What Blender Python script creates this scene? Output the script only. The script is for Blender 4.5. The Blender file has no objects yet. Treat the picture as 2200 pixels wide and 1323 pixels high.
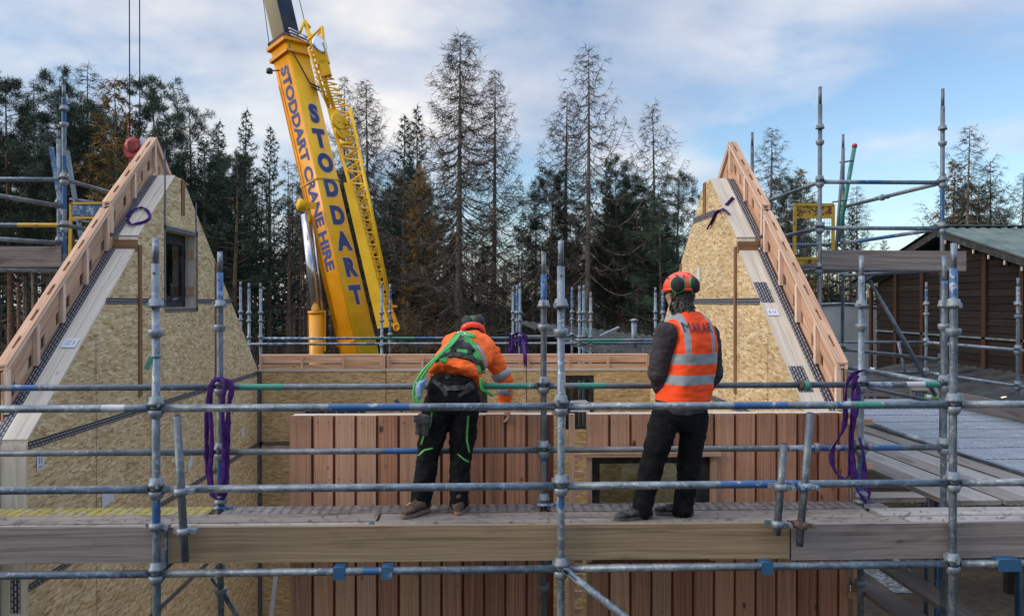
import bpy, math, random, bmesh
from mathutils import Vector as V3, Matrix, noise
from mathutils.bvhtree import BVHTree
random.seed(11)
R = math.radians
SC = bpy.context.scene
COL = SC.collection

# ------------------------------------------------------------------ camera, sky, sun, exposure
H = 5.6                      # eye height above the ground
F = 1711.0                   # focal length in photo pixels (28 mm on 36 mm)
cam_d = bpy.data.cameras.new('camera')
cam = bpy.data.objects.new('camera', cam_d); COL.objects.link(cam)
cam_d.sensor_width = 36; cam_d.lens = F / 2200 * 36
cam_d.clip_start = 0.1; cam_d.clip_end = 3000
cam.location = (0, 0, H)
cam.rotation_euler = (R(90 - 0.385), 0, R(-2.07))
SC.camera = cam
SUN_EL, SUN_AZ = 24.0, -104.0      # azimuth measured clockwise from +Y (view direction): low, to the left and a little behind
w = bpy.data.worlds.new('World'); SC.world = w; w.use_nodes = True
def build_world():
    nt = w.node_tree; nd = nt.nodes; L = nt.links
    for n in list(nd): nd.remove(n)
    out = nd.new('ShaderNodeOutputWorld'); bg = nd.new('ShaderNodeBackground')
    sky = nd.new('ShaderNodeTexSky'); sky.sky_type = 'NISHITA'; sky.sun_disc = False
    sky.sun_elevation = R(SUN_EL); sky.sun_rotation = R(SUN_AZ); sky.air_density = 1.0; sky.dust_density = 0.6; sky.ozone_density = 1.5
    tc = nd.new('ShaderNodeTexCoord'); sep = nd.new('ShaderNodeSeparateXYZ'); L.new(tc.outputs['Generated'], sep.inputs[0])
    def m(op, a, b=None, c=None):
        n = nd.new('ShaderNodeMath'); n.operation = op
        for i, x in enumerate((a, b, c)):
            if x is None: continue
            if isinstance(x, (int, float)): n.inputs[i].default_value = x
            else: L.new(x, n.inputs[i])
        return n.outputs[0]
    z = m('MAXIMUM', sep.outputs[2], 0.0)
    den = m('ADD', z, 0.22)
    cx = m('DIVIDE', sep.outputs[0], den); cy = m('DIVIDE', sep.outputs[1], den)
    cmb = nd.new('ShaderNodeCombineXYZ'); L.new(cx, cmb.inputs[0]); L.new(cy, cmb.inputs[1]); cmb.inputs[2].default_value = 12.4
    def noi(scale, detail, rough, dist=0.0, vec=cmb):
        n = nd.new('ShaderNodeTexNoise'); n.inputs['Scale'].default_value = scale; n.inputs['Detail'].default_value = detail
        n.inputs['Roughness'].default_value = rough; n.inputs['Distortion'].default_value = dist; L.new(vec.outputs[0], n.inputs['Vector']); return n.outputs['Fac']
    big = noi(1.25, 7, 0.52, 0.25); fine = noi(3.6, 6, 0.5, 0.2)
    cov = m('ADD', m('MULTIPLY', big, 0.78), m('MULTIPLY', fine, 0.22))
    cov = m('ADD', cov, m('MULTIPLY', cx, -0.075))                 # the bank lies thicker towards the low sun
    cov = m('ADD', cov, -0.026)
    def ramp(fac, stops):
        n = nd.new('ShaderNodeValToRGB'); L.new(fac, n.inputs[0]); e = n.color_ramp.elements
        e[0].position, e[0].color = stops[0][0], stops[0][1] + (1,)
        e[1].position, e[1].color = stops[-1][0], stops[-1][1] + (1,)
        for p, c in stops[1:-1]:
            k = e.new(p); k.color = c + (1,)
        return n.outputs[0]
    fac = ramp(cov, [(0.40, (0.0,)*3), (0.50, (0.55,)*3), (0.62, (0.95,)*3)])
    sh = noi(2.1, 5, 0.5, 0.3)
    ccol = ramp(sh, [(0.30, (3.9, 4.5, 5.7)), (0.47, (6.0, 6.2, 6.9)), (0.62, (8.0, 7.75, 7.6))])
    lit = nd.new('ShaderNodeMixRGB'); lit.blend_type = 'MULTIPLY'; lit.inputs[0].default_value = 1
    L.new(ccol, lit.inputs[1])
    side = ramp(m('ADD', m('MULTIPLY', sep.outputs[0], 0.5), 0.5), [(0.2, (1.16, 1.13, 1.08)), (0.75, (0.94, 0.97, 1.02))])
    L.new(side, lit.inputs[2])
    mx = nd.new('ShaderNodeMixRGB'); L.new(fac, mx.inputs[0])
    sk = nd.new('ShaderNodeMixRGB'); sk.blend_type = 'MULTIPLY'; sk.inputs[0].default_value = 1; L.new(sky.outputs[0], sk.inputs[1]); sk.inputs[2].default_value = (1.34, 1.44, 1.52, 1)
    L.new(sk.outputs[0], mx.inputs[1]); L.new(lit.outputs[0], mx.inputs[2])
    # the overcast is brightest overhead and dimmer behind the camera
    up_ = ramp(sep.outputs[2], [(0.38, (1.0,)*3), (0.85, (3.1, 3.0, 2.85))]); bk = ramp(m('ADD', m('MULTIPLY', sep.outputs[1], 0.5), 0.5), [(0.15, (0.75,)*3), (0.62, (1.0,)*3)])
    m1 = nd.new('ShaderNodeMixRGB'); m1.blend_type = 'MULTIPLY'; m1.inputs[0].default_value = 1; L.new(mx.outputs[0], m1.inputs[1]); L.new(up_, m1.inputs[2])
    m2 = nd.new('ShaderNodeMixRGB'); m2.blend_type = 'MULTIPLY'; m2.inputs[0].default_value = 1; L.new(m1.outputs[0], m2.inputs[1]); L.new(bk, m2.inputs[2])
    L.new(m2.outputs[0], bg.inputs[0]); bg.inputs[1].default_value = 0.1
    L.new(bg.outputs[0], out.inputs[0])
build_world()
sd = bpy.data.lights.new('sun', 'SUN'); sd.energy = 1.35; sd.angle = R(20); sd.color = (1.0, 0.88, 0.74)
so = bpy.data.objects.new('sun', sd); COL.objects.link(so)
sdir = V3((math.sin(R(SUN_AZ)) * math.cos(R(SUN_EL)), math.cos(R(SUN_AZ)) * math.cos(R(SUN_EL)), math.sin(R(SUN_EL))))
so.rotation_euler = sdir.to_track_quat('Z', 'Y').to_euler()
SC.view_settings.view_transform = 'Standard'; SC.view_settings.look = 'None'
SC.view_settings.exposure = 0.25; SC.view_settings.gamma = 1.0; SC.view_settings.use_curve_mapping = False
SC.render.engine = 'CYCLES'
SC.cycles.use_denoising = True; SC.cycles.max_bounces = 6; SC.cycles.transparent_max_bounces = 12
SC.cycles.sample_clamp_indirect = 8

# ------------------------------------------------------------------ pixel rays of the photograph -> places in the world
CM = cam.rotation_euler.to_matrix()
def ray(px, py): return CM @ V3(((px - 1100) / F, -(py - 661.5) / F, -1))
def U(px, py, Y):
    d = ray(px, py); return d * (Y / d.y) + V3((0, 0, H))
def UX(px, py, X):
    d = ray(px, py); return d * (X / d.x) + V3((0, 0, H))
def UZ(px, py, z):
    d = ray(px, py); return d * (z / d.z) + V3((0, 0, H))       # z relative to the eye

# ------------------------------------------------------------------ mesh builder
ORG = {}
class MB:
    def __init__(s): s.v = []; s.f = []; s.uv = []; s.mi = []; s.sm = []
    def add(s, vs): k = len(s.v); s.v.extend(tuple(x) for x in vs); return k
    def face(s, idx, uv=None, mi=0, sm=False):
        s.f.append(tuple(idx)); s.uv.append(uv or [(0, 0)] * len(idx)); s.mi.append(mi); s.sm.append(sm)
    def quad(s, p, uv=None, mi=0, sm=False):
        k = s.add(p); s.face(range(k, k + len(p)), uv, mi, sm)
    def box(s, c, size, M=None, mi=0):
        M = M or Matrix.Identity(3); c = V3(c); h = [x / 2 for x in size]
        vs = [c + M @ V3((sx * h[0], sy * h[1], sz * h[2])) for sx in (-1, 1) for sy in (-1, 1) for sz in (-1, 1)]
        k = s.add(vs); o = (random.random() * 50, random.random() * 50)
        loc = [(sx * h[0], sy * h[1], sz * h[2]) for sx in (-1, 1) for sy in (-1, 1) for sz in (-1, 1)]
        la = max(range(3), key=lambda i: size[i])
        for idx, ax in (((0, 1, 3, 2), 0), ((4, 6, 7, 5), 0), ((0, 4, 5, 1), 1), ((2, 3, 7, 6), 1), ((0, 2, 6, 4), 2), ((1, 5, 7, 3), 2)):
            rest = [i for i in range(3) if i != ax]
            u = la if la in rest else rest[0]; vv = [i for i in rest if i != u][0]
            s.face([k + i for i in idx], [(loc[i][u] + o[0], loc[i][vv] + o[1] + ax * 0.31) for i in idx], mi)
    def bar(s, p0, p1, wd, ht, up=(0, 0, 1), mi=0):
        p0 = V3(p0); p1 = V3(p1); x = (p1 - p0); l = x.length; x.normalize()
        y = V3(up).cross(x)
        if y.length < 1e-4: y = V3((0, 1, 0)).cross(x)
        y.normalize(); z = x.cross(y)
        s.box((p0 + p1) / 2, (l, wd, ht), Matrix((x, y, z)).transposed(), mi)
    def tube(s, p0, p1, r, n=12, bands=None, mi=0, r1=None, caps=True):
        p0 = V3(p0); p1 = V3(p1); x = p1 - p0; l = x.length; x.normalize()
        a = x.orthogonal().normalized(); b = x.cross(a)
        ts = {0.0, 1.0}
        for t0, t1, _ in (bands or []): ts.add(max(0, min(1, t0))); ts.add(max(0, min(1, t1)))
        ts = sorted(ts); off = random.random() * 40
        r1 = r if r1 is None else r1
        rings = []
        for t in ts:
            rr = r + (r1 - r) * t
            rings.append(s.add([p0 + x * (l * t) + (a * math.cos(q * 2 * math.pi / n) + b * math.sin(q * 2 * math.pi / n)) * rr for q in range(n)]))
        for i in range(len(ts) - 1):
            tm = (ts[i] + ts[i + 1]) / 2; m_ = mi
            for t0, t1, bm in (bands or []):
                if t0 <= tm <= t1: m_ = bm
            for q in range(n):
                q2 = (q + 1) % n
                s.face((rings[i] + q, rings[i] + q2, rings[i + 1] + q2, rings[i + 1] + q),
                       [(ts[i] * l + off, q * .15 / n), (ts[i] * l + off, (q + 1) * .15 / n), (ts[i + 1] * l + off, (q + 1) * .15 / n), (ts[i + 1] * l + off, q * .15 / n)], m_, True)
        if caps:
            s.face([rings[0] + q for q in range(n)][::-1], None, mi); s.face([rings[-1] + q for q in range(n)], None, mi)
    def path(s, pts, rad, n=8, mi=0, flat=None, caps=True):
        """swept tube; rad a number or list; flat=(rx, ry, sidevector) for a strap"""
        pts = [V3(p) for p in pts]; k = len(pts)
        rad = rad if isinstance(rad, (list, tuple)) else [rad] * k
        rings = []; prev = None; dist = 0
        for i, p in enumerate(pts):
            t = (pts[min(i + 1, k - 1)] - pts[max(i - 1, 0)]).normalized()
            if flat: a = V3(flat[2]); a = Matrix.Rotation(flat[3] * math.sin(i * .45 + flat[4]), 3, t) @ a if len(flat) > 3 else a; a = (a - t * a.dot(t)); a = a.normalized() if a.length > 1e-4 else t.orthogonal().normalized()
            elif prev is None: a = t.orthogonal().normalized()
            else: a = (prev - t * prev.dot(t)).normalized()
            prev = a; b = t.cross(a)
            if i: dist += (p - pts[i - 1]).length
            ra, rb = (flat[0] * rad[i], flat[1] * rad[i]) if flat else (rad[i], rad[i])
            rings.append((s.add([p + a * (math.cos(q * 2 * math.pi / n) * ra) + b * (math.sin(q * 2 * math.pi / n) * rb) for q in range(n)]), dist))
        for i in range(k - 1):
            for q in range(n):
                q2 = (q + 1) % n; r0, d0 = rings[i]; r1, d1 = rings[i + 1]
                s.face((r0 + q, r0 + q2, r1 + q2, r1 + q), [(d0, q / n * .1), (d0, (q + 1) / n * .1), (d1, (q + 1) / n * .1), (d1, q / n * .1)], mi, True)
        if caps:
            s.face([rings[0][0] + q for q in range(n)][::-1], None, mi); s.face([rings[-1][0] + q for q in range(n)], None, mi)
    def lathe(s, prof, o, ax=(0, 0, 1), n=16, mi=0, sm=True, ell=None):
        o = V3(o); ax = V3(ax).normalized(); a = ax.orthogonal().normalized(); b = ax.cross(a)
        if ell: a = V3(ell[0]); b = V3(ell[1])
        rings = [s.add([o + ax * h + (a * math.cos(q * 2 * math.pi / n) + b * math.sin(q * 2 * math.pi / n)) * r for q in range(n)]) for r, h in prof]
        for i in range(len(prof) - 1):
            for q in range(n):
                q2 = (q + 1) % n
                s.face((rings[i] + q, rings[i] + q2, rings[i + 1] + q2, rings[i + 1] + q), [(prof[i][1], q * .02), (prof[i][1], q * .02 + .02), (prof[i + 1][1], q * .02 + .02), (prof[i + 1][1], q * .02)], mi, sm)
        s.face([rings[0] + q for q in range(n)][::-1], None, mi); s.face([rings[-1] + q for q in range(n)], None, mi)
    def prism(s, poly, off, ux, vx, mi=0, mside=None):
        """polygon (3D points) extruded by off; uv measured along ux, vx"""
        poly = [V3(p) for p in poly]; off = V3(off); ux = V3(ux); vx = V3(vx); n = len(poly)
        o = (random.random() * 20, random.random() * 20)
        k = s.add(poly); k2 = s.add([p + off for p in poly])
        nrm = V3((0, 0, 0))
        for i in range(n): nrm += poly[i].cross(poly[(i + 1) % n])
        flip = nrm.dot(off) > 0
        uv = [(p.dot(ux) + o[0], p.dot(vx) + o[1]) for p in poly]
        a = list(range(n))
        s.face([k + i for i in (a[::-1] if flip else a)], [uv[i] for i in (a[::-1] if flip else a)], mi)
        s.face([k2 + i for i in (a if flip else a[::-1])], [uv[i] for i in (a if flip else a[::-1])], mi)
        ol = off.length; ms = mi if mside is None else mside
        for i in range(n):
            j = (i + 1) % n; l = (poly[j] - poly[i]).length; q = random.random() * 9
            fc = (k + i, k + j, k2 + j, k2 + i); u4 = [(q, q), (q + l, q), (q + l, q + ol), (q, q + ol)]
            if not flip: fc = fc[::-1]; u4 = u4[::-1]
            s.face(fc, u4, ms)
    def strip(s, p0, p1, wv, mi=0):
        p0 = V3(p0); p1 = V3(p1); wv = V3(wv); l = (p1 - p0).length; o = random.random() * 5; ww = wv.length
        s.quad([p0 - wv / 2, p1 - wv / 2, p1 + wv / 2, p0 + wv / 2], [(o, 0), (o + l, 0), (o + l, ww), (o, ww)], mi)
    def ell(s, c, r, M=None, n=14, m=9, mi=0, zmin=-1.0):
        M = M or Matrix.Identity(3); c = V3(c); rings = []
        t0 = math.acos(max(-1, min(1, zmin)))
        for i in range(m + 1):
            t = t0 + (0 - t0) * i / m
            rings.append(s.add([c + M @ V3((r[0] * math.sin(t) * math.cos(q * 2 * math.pi / n), r[1] * math.sin(t) * math.sin(q * 2 * math.pi / n), r[2] * math.cos(t))) for q in range(n)]))
        for i in range(m):
            for q in range(n):
                q2 = (q + 1) % n; s.face((rings[i] + q, rings[i] + q2, rings[i + 1] + q2, rings[i + 1] + q), None, mi, True)
    def merge(s, verts, faces, mi=0, sm=False):
        k = s.add(verts)
        for f in faces: s.face([k + i for i in f], None, mi, sm)
    def mesh(s, name, mats, org=(0, 0, 0)):
        me = bpy.data.meshes.new(name); o = V3(org)
        me.from_pydata([(x - o.x, y - o.y, z - o.z) for x, y, z in s.v], [], s.f)
        if s.f:
            uvl = me.uv_layers.new(name='UVMap')
            uvl.data.foreach_set('uv', [c for fu in s.uv for p in fu for c in p])
            me.polygons.foreach_set('material_index', s.mi); me.polygons.foreach_set('use_smooth', s.sm)
        for m_ in (mats if isinstance(mats, (list, tuple)) else [mats]): me.materials.append(m_)
        me.update(); return me
    def build(s, name, mats, parent=None, org=None, **tags):
        if parent is not None: org = ORG[parent.name]
        org = V3(org) if org is not None else V3((0, 0, 0))
        o = bpy.data.objects.new(name, s.mesh(name, mats, org)); COL.objects.link(o)
        if parent is not None: o.parent = parent; ORG[o.name] = V3(org)
        else: o.location = org; ORG[o.name] = V3(org)
        for k_, v_ in tags.items(): o[k_] = v_
        return o
def thing(name, label, cat, loc, group=None):
    o = bpy.data.objects.new(name, None); COL.objects.link(o); o.location = loc; o.empty_display_size = .1
    o['label'] = label; o['category'] = cat; ORG[o.name] = V3(loc)
    if group: o['group'] = group
    return o
def put(mesh_, name, loc, parent, rot=None):
    o = bpy.data.objects.new(name, mesh_); COL.objects.link(o); o.parent = parent
    o.location = V3(loc) - ORG[parent.name]
    if rot: o.rotation_euler = rot
    return o
def copy_tree(src, loc, rz=0, scale=None, label=None, group=None):
    c = src.copy(); COL.objects.link(c); c.location = loc; c.rotation_euler = (0, 0, rz)
    if scale: c.scale = scale
    if label: c['label'] = label
    if group: c['group'] = group
    for ch in src.children:
        d = ch.copy(); COL.objects.link(d); d.parent = c
    return c
def text_geo(body, size=1.0, offset=0.0, align='CENTER'):
    cu = bpy.data.curves.new('lettering', 'FONT'); cu.body = body; cu.size = size; cu.offset = offset; cu.align_x = align; cu.align_y = 'CENTER'; cu.resolution_u = 4
    ob = bpy.data.objects.new('lettering', cu); COL.objects.link(ob)
    dg = bpy.context.evaluated_depsgraph_get(); me = bpy.data.meshes.new_from_object(ob.evaluated_get(dg))
    vs = [(v.co.x, v.co.y) for v in me.vertices]; fs = [tuple(p.vertices) for p in me.polygons]
    bpy.data.objects.remove(ob); bpy.data.meshes.remove(me); bpy.data.curves.remove(cu)
    return vs, fs
def put_text(mb, body, o, ex, ey, size, offset=0.0, mi=0, sx=1.0, lift=None):
    vs, fs = text_geo(body, size, offset); o = V3(o); ex = V3(ex); ey = V3(ey)
    l = V3((0, 0, 0)) if lift is None else V3(lift)
    mb.merge([o + ex * (x * sx) + ey * y + l for x, y in vs], fs, mi)
def clip(poly, a, b, c):
    """keep the part of a 2D polygon where a*x + b*y <= c"""
    out = []
    for i in range(len(poly)):
        p, q = poly[i], poly[(i + 1) % len(poly)]
        dp = a * p[0] + b * p[1] - c; dq = a * q[0] + b * q[1] - c
        if dp <= 0: out.append(p)
        if (dp < 0 < dq) or (dq < 0 < dp):
            t = dp / (dp - dq); out.append((p[0] + (q[0] - p[0]) * t, p[1] + (q[1] - p[1]) * t))
    return out

# ------------------------------------------------------------------ materials
class NT:
    def __init__(s, name):
        s.m = bpy.data.materials.new(name); s.m.use_nodes = True; s.t = s.m.node_tree; s.b = s.t.nodes['Principled BSDF']
    def n(s, typ, ins=None, **props):
        nd = s.t.nodes.new('ShaderNode' + typ)
        for k, v in props.items(): setattr(nd, k, v)
        for k, v in (ins or {}).items(): s.link(v, nd.inputs[k])
        return nd
    def link(s, v, sock):
        if hasattr(v, 'bl_idname') and not hasattr(v, 'is_linked'): v = v.outputs[0]
        if isinstance(v, bpy.types.NodeSocket): s.t.links.new(v, sock)
        elif isinstance(v, tuple) and len(v) == 3 and sock.type == 'RGBA': sock.default_value = v + (1,)
        else: sock.default_value = v
    def math(s, op, a, b=0.0): return s.n('Math', {0: a, 1: b}, operation=op).outputs[0]
    def mix(s, f, a, b, mode='MIX'): return s.n('MixRGB', {0: f, 1: a, 2: b}, blend_type=mode).outputs[0]
    def ramp(s, f, stops):
        nd = s.n('ValToRGB', {0: f}); e = nd.color_ramp.elements
        c4 = lambda c: (c, c, c, 1) if isinstance(c, (int, float)) else tuple(c) + (1,)
        e[0].position = stops[0][0]; e[0].color = c4(stops[0][1]); e[1].position = stops[-1][0]; e[1].color = c4(stops[-1][1])
        for p, c in stops[1:-1]: k = e.new(p); k.color = c4(c)
        return nd.outputs[0]
    def uv(s, sx=1, sy=1, rot=0, loc=(0, 0, 0)):
        t = s.n('TexCoord'); return s.n('Mapping', {'Vector': t.outputs['UV'], 'Scale': (sx, sy, 1), 'Rotation': (0, 0, rot), 'Location': loc}).outputs[0]
    def obj(s, sx=1, sy=1, sz=1): t = s.n('TexCoord'); return s.n('Mapping', {'Vector': t.outputs['Object'], 'Scale': (sx, sy, sz)}).outputs[0]
    def noise(s, vec, scale=1, detail=4, rough=.5, dist=0): return s.n('TexNoise', {'Vector': vec, 'Scale': scale, 'Detail': detail, 'Roughness': rough, 'Distortion': dist}).outputs['Fac']
    def island(s): return s.n('NewGeometry').outputs['Random Per Island']
    def out(s, col, rough=.6, metal=0, bump=None, bstr=.3, bdist=.003, spec=None):
        s.link(col, s.b.inputs['Base Color']); s.link(rough, s.b.inputs['Roughness']); s.link(metal, s.b.inputs['Metallic'])
        if spec is not None: s.b.inputs['Specular IOR Level'].default_value = spec
        if bump is not None:
            bn = s.n('Bump', {'Height': bump, 'Strength': bstr, 'Distance': bdist}); s.t.links.new(bn.outputs[0], s.b.inputs['Normal'])
        return s.m
def lerp3(a, b, t): return tuple(a[i] + (b[i] - a[i]) * t for i in range(3))

def wood(name, dark, light, var=.18, knots=.5, grey=0.0, rough=.7, grain=26, bstr=.25, stain=0.0, tint=None):
    k = NT(name)
    isl = k.island()
    offs = k.n('CombineXYZ', {0: k.math('MULTIPLY', isl, 37.0), 1: k.math('MULTIPLY', isl, 91.0)})
    base = k.n('VectorMath', {0: k.uv(), 1: offs.outputs[0]}, operation='ADD').outputs[0]
    def mp(sx, sy): return k.n('Mapping', {'Vector': base, 'Scale': (sx, sy, 1)}).outputs[0]
    warp = k.noise(mp(1.1, 5), 1, 2, .5)
    wv = k.n('VectorMath', {0: mp(.9, grain), 1: k.n('CombineXYZ', {1: k.math('MULTIPLY', warp, 3.2)}).outputs[0]}, operation='ADD').outputs[0]
    g = k.noise(wv, 1, 5, .6, .6)
    col = k.ramp(g, [(.32, dark), (.5, lerp3(dark, light, .6)), (.66, light)])
    if tint:
        col = k.mix(k.ramp(isl, [(0, 0.0), (1, .75)]), col, tint, 'MIX')
        col = k.mix(k.ramp(g, [(.35, .35), (.6, 0.0)]), col, dark)
    v = k.math('ADD', k.math('MULTIPLY', k.math('FRACT', k.math('MULTIPLY', isl, 7.31)), var * 2), 1 - var)
    col = k.mix(1.0, col, k.n('CombineXYZ', {0: v, 1: v, 2: v}).outputs[0], 'MULTIPLY')
    if knots:
        vr = k.n('TexVoronoi', {'Vector': mp(3.6, 6.5), 'Scale': 1.0}); d = vr.outputs['Distance']; kc = k.n('SeparateColor', {0: vr.outputs['Color']}).outputs[0]; d = k.math('ADD', d, k.math('MULTIPLY', k.math('LESS_THAN', kc, .5), 1.0))
        d2 = k.math('ADD', d, k.math('MULTIPLY', k.noise(mp(14, 20), 1, 2), .1))
        kf = k.ramp(d2, [(.115, knots), (.19, 0.0)])
        col = k.mix(kf, col, lerp3(dark, (.02, .012, .006), .65))
    if grey or stain:
        st = k.noise(mp(1.3, 4.5), 1, 5, .62, .4)
        if grey: col = k.mix(k.ramp(st, [(.3, grey), (.7, grey * .35)]), col, (.22, .22, .23))
        if stain: col = k.mix(k.ramp(st, [(.54, 0.0), (.72, stain)]), col, (.025, .022, .02))
    return k.out(col, rough, 0, g, bstr, .003, .3)

def osb(name, c0, c1, c2, dark=1.0):
    k = NT(name); vals = []
    for i, (a, sx, sy) in enumerate(((.35, 12, 50), (1.25, 10.5, 44), (2.4, 13, 54), (1.75, 10, 41), (.05, 14.5, 60))):
        wob = k.noise(k.uv(6, 6), 1, 2, .5)
        mp = k.n('VectorMath', {0: k.uv(sx, sy, a, (i * 7.3, i * 3.1, 0)), 1: k.n('CombineXYZ', {0: wob, 1: wob}).outputs[0]}, operation='ADD').outputs[0]
        vr = k.n('TexVoronoi', {'Vector': mp, 'Scale': 1.0, 'Randomness': 1.0}, voronoi_dimensions='2D')
        sp = k.n('SeparateColor', {0: vr.outputs['Color']}); vals.append((sp.outputs[0], sp.outputs[1]))
    acc = vals[0][0]; pr = vals[0][1]
    for c, p in vals[1:]:
        gt = k.math('GREATER_THAN', p, pr)
        acc = k.n('Mix', {0: gt, 2: acc, 3: c}, data_type='FLOAT').outputs[0]; pr = k.math('MAXIMUM', p, pr)
    fine = k.noise(k.uv(60, 60), 1, 3, .6)
    t = k.math('ADD', k.math('MULTIPLY', acc, .72), k.math('MULTIPLY', fine, .28))
    col = k.ramp(t, [(.12, c0), (.32, lerp3(c0, c1, .75)), (.58, c1), (.86, c2)])
    big = k.noise(k.uv(1.4, 1.4), 1, 3, .6)
    col = k.mix(1.0, col, k.ramp(big, [(.3, .86), (.7, 1.06)]), 'MULTIPLY')
    return k.out(col, .75, 0, acc, .25, .002, .25)

def galv(name, lo, hi, metal=.55, rough=.5, speck=.6):
    k = NT(name); a = k.noise(k.obj(), 5, 6, .65, .6); b = k.noise(k.uv(18, 60), 1, 4, .6)
    t = k.math('ADD', k.math('MULTIPLY', a, .6), k.math('MULTIPLY', b, .4))
    col = k.ramp(t, [(.36, lo), (.5, lerp3(lo, hi, .45)), (.63, hi)])
    sp = k.noise(k.obj(), 30, 4, .7); sq = k.noise(k.obj(), 4.5, 3, .6); col = k.mix(k.ramp(k.math('ADD', k.math('MULTIPLY', sp, .7), k.math('MULTIPLY', sq, .3)), [(.56, 0.0), (.62, speck)]), col, (.52, .56, .60))
    ru = k.noise(k.obj(), 3.3, 5, .7); col = k.mix(k.ramp(ru, [(.66, 0.0), (.8, .5)]), col, (.13, .08, .05))
    return k.out(col, k.ramp(b, [(.3, rough - .08), (.7, rough + .15)]), metal, b, .15, .001)

def paint(name, c, under=(.36, .4, .45), chip=.55, rough=.45):
    k = NT(name); a = k.noise(k.obj(), 14, 6, .7, .5); b = k.noise(k.obj(), 3, 4, .6)
    col = k.mix(k.ramp(b, [(.3, 0.0), (.7, .35)]), c, lerp3(c, (.5, .55, .6), .25))
    col = k.mix(k.ramp(k.math('ADD', k.math('MULTIPLY', a, .75), k.math('MULTIPLY', b, .25)), [(chip, 0.0), (chip + .05, .9)]), col, under)
    return k.out(col, rough, .1)

def plain(name, c, rough=.6, metal=0, vary=.12, scale=8, bump=0, spec=None, c2=None):
    k = NT(name); n = k.noise(k.obj(), scale, 5, .6)
    col = k.ramp(n, [(.3, lerp3(c, (0, 0, 0), vary)), (.7, c2 or lerp3(c, (1, 1, 1), vary * .35))])
    return k.out(col, rough, metal, n if bump else None, bump, .004, spec)
def foliage(name, lo, hi, alt=None, altf=.2):
    k = NT(name); isl = k.island(); n = k.noise(k.obj(), .7, 4, .6)
    col = k.ramp(k.math('ADD', k.math('MULTIPLY', isl, .5), k.math('MULTIPLY', n, .5)), [(.25, lo), (.7, hi)])
    if alt: col = k.mix(k.ramp(k.noise(k.obj(), .33, 3, .6), [(.5, 0.0), (.68, altf)]), col, alt)
    oi = k.n('ObjectInfo').outputs['Random']; v = k.math('ADD', k.math('MULTIPLY', oi, .6), .7)
    col = k.mix(1.0, col, k.n('CombineXYZ', {0: v, 1: v, 2: v}).outputs[0], 'MULTIPLY')
    return k.out(col, .7, 0, None, spec=.2)

M = {}
M['osb'] = osb('osb_board', (.36, .225, .095), (.62, .475, .27), (.80, .68, .46))
M['osb_far'] = osb('osb_board_brown', (.32, .20, .085), (.54, .39, .20), (.68, .53, .32))
M['cls'] = wood('pale_softwood', (.50, .445, .37), (.67, .63, .56), .06, .45, .12)
M['pink'] = wood('douglas_fir', (.38, .205, .125), (.66, .44, .305), .14, .5)
M['pink_pale'] = wood('pale_fir_rail', (.60, .41, .30), (.84, .66, .54), .08, .4)
M['brown'] = wood('brown_stud', (.15, .075, .035), (.30, .165, .085), .1, .3)
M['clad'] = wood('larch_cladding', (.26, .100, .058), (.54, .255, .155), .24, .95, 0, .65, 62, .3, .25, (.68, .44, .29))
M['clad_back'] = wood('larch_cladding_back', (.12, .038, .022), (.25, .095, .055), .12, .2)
M['board'] = wood('weathered_board', (.15, .125, .105), (.34, .29, .245), .12, .8, .45, .8, 46, .35, .75)
M['board_pale'] = wood('pale_weathered_board', (.25, .235, .22), (.50, .475, .44), .10, .6, .45, .8, 46, .35, .5)
M['toe_new'] = wood('tan_toe_board', (.175, .12, .066), (.385, .285, .168), .07, .95, .12, .75, 58, .3, .3)
M['toe_grey'] = wood('grey_toe_board', (.135, .108, .097), (.36, .30, .27), .08, .9, .4, .8, 52, .3, .55)
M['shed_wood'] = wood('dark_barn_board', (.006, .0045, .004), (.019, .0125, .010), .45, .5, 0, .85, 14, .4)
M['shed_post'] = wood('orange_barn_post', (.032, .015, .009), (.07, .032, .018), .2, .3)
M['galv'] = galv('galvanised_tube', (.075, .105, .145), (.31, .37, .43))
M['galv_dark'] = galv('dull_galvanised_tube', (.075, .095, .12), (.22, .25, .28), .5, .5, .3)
M['cast'] = galv('bright_galvanised_cup', (.12, .15, .18), (.34, .39, .44), .5, .5, .4)
M['blue'] = paint('blue_paint', (.009, .088, .26), chip=.565)
M['blue_worn'] = paint('worn_blue_paint', (.016, .10, .26), chip=.49)
M['blue_hook'] = paint('teal_blue_hook', (.014, .10, .22), (.25, .30, .34), .60)
M['green'] = paint('green_paint', (.02, .22, .16), chip=.58)
M['white_p'] = paint('white_paint_splash', (.50, .53, .56), chip=.49)
M['yellow_p'] = paint('yellow_paint', (.60, .36, .02), (.12, .05, .03), .57)
M['rust'] = plain('rusty_steel', (.12, .05, .03), .85, .2, .4, 20)
M['steel_deck'] = galv('steel_plank', (.22, .25, .29), (.43, .465, .515), .35, .55, .3)
M['steel_yellow'] = paint('yellow_steel_plank', (.34, .29, .05), (.26, .26, .25), .53, .6)
M['dark'] = plain('dark_hole', (.012, .012, .014), .9)
M['frame'] = plain('anthracite_frame', (.008, .010, .0125), .55, 0, .15, 8, 0, .15)
M['paper'] = plain('white_paper', (.62, .66, .76), .8, 0, .05)
M['ink'] = plain('black_ink', (.015, .016, .03), .7)
M['purple'] = plain('purple_webbing', (.042, .013, .105), .85, 0, .45, 16, .6, .1, (.10, .035, .21))
M['crane_y'] = plain('crane_yellow', (.90, .50, .012), .42, 0, .14, 1.6, 0, .3, (.95, .58, .03))
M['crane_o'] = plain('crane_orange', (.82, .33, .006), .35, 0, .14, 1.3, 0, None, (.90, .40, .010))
M['crane_pale'] = plain('crane_pale_section', (.96, .90, .66), .4, 0, .1, 2)
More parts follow.
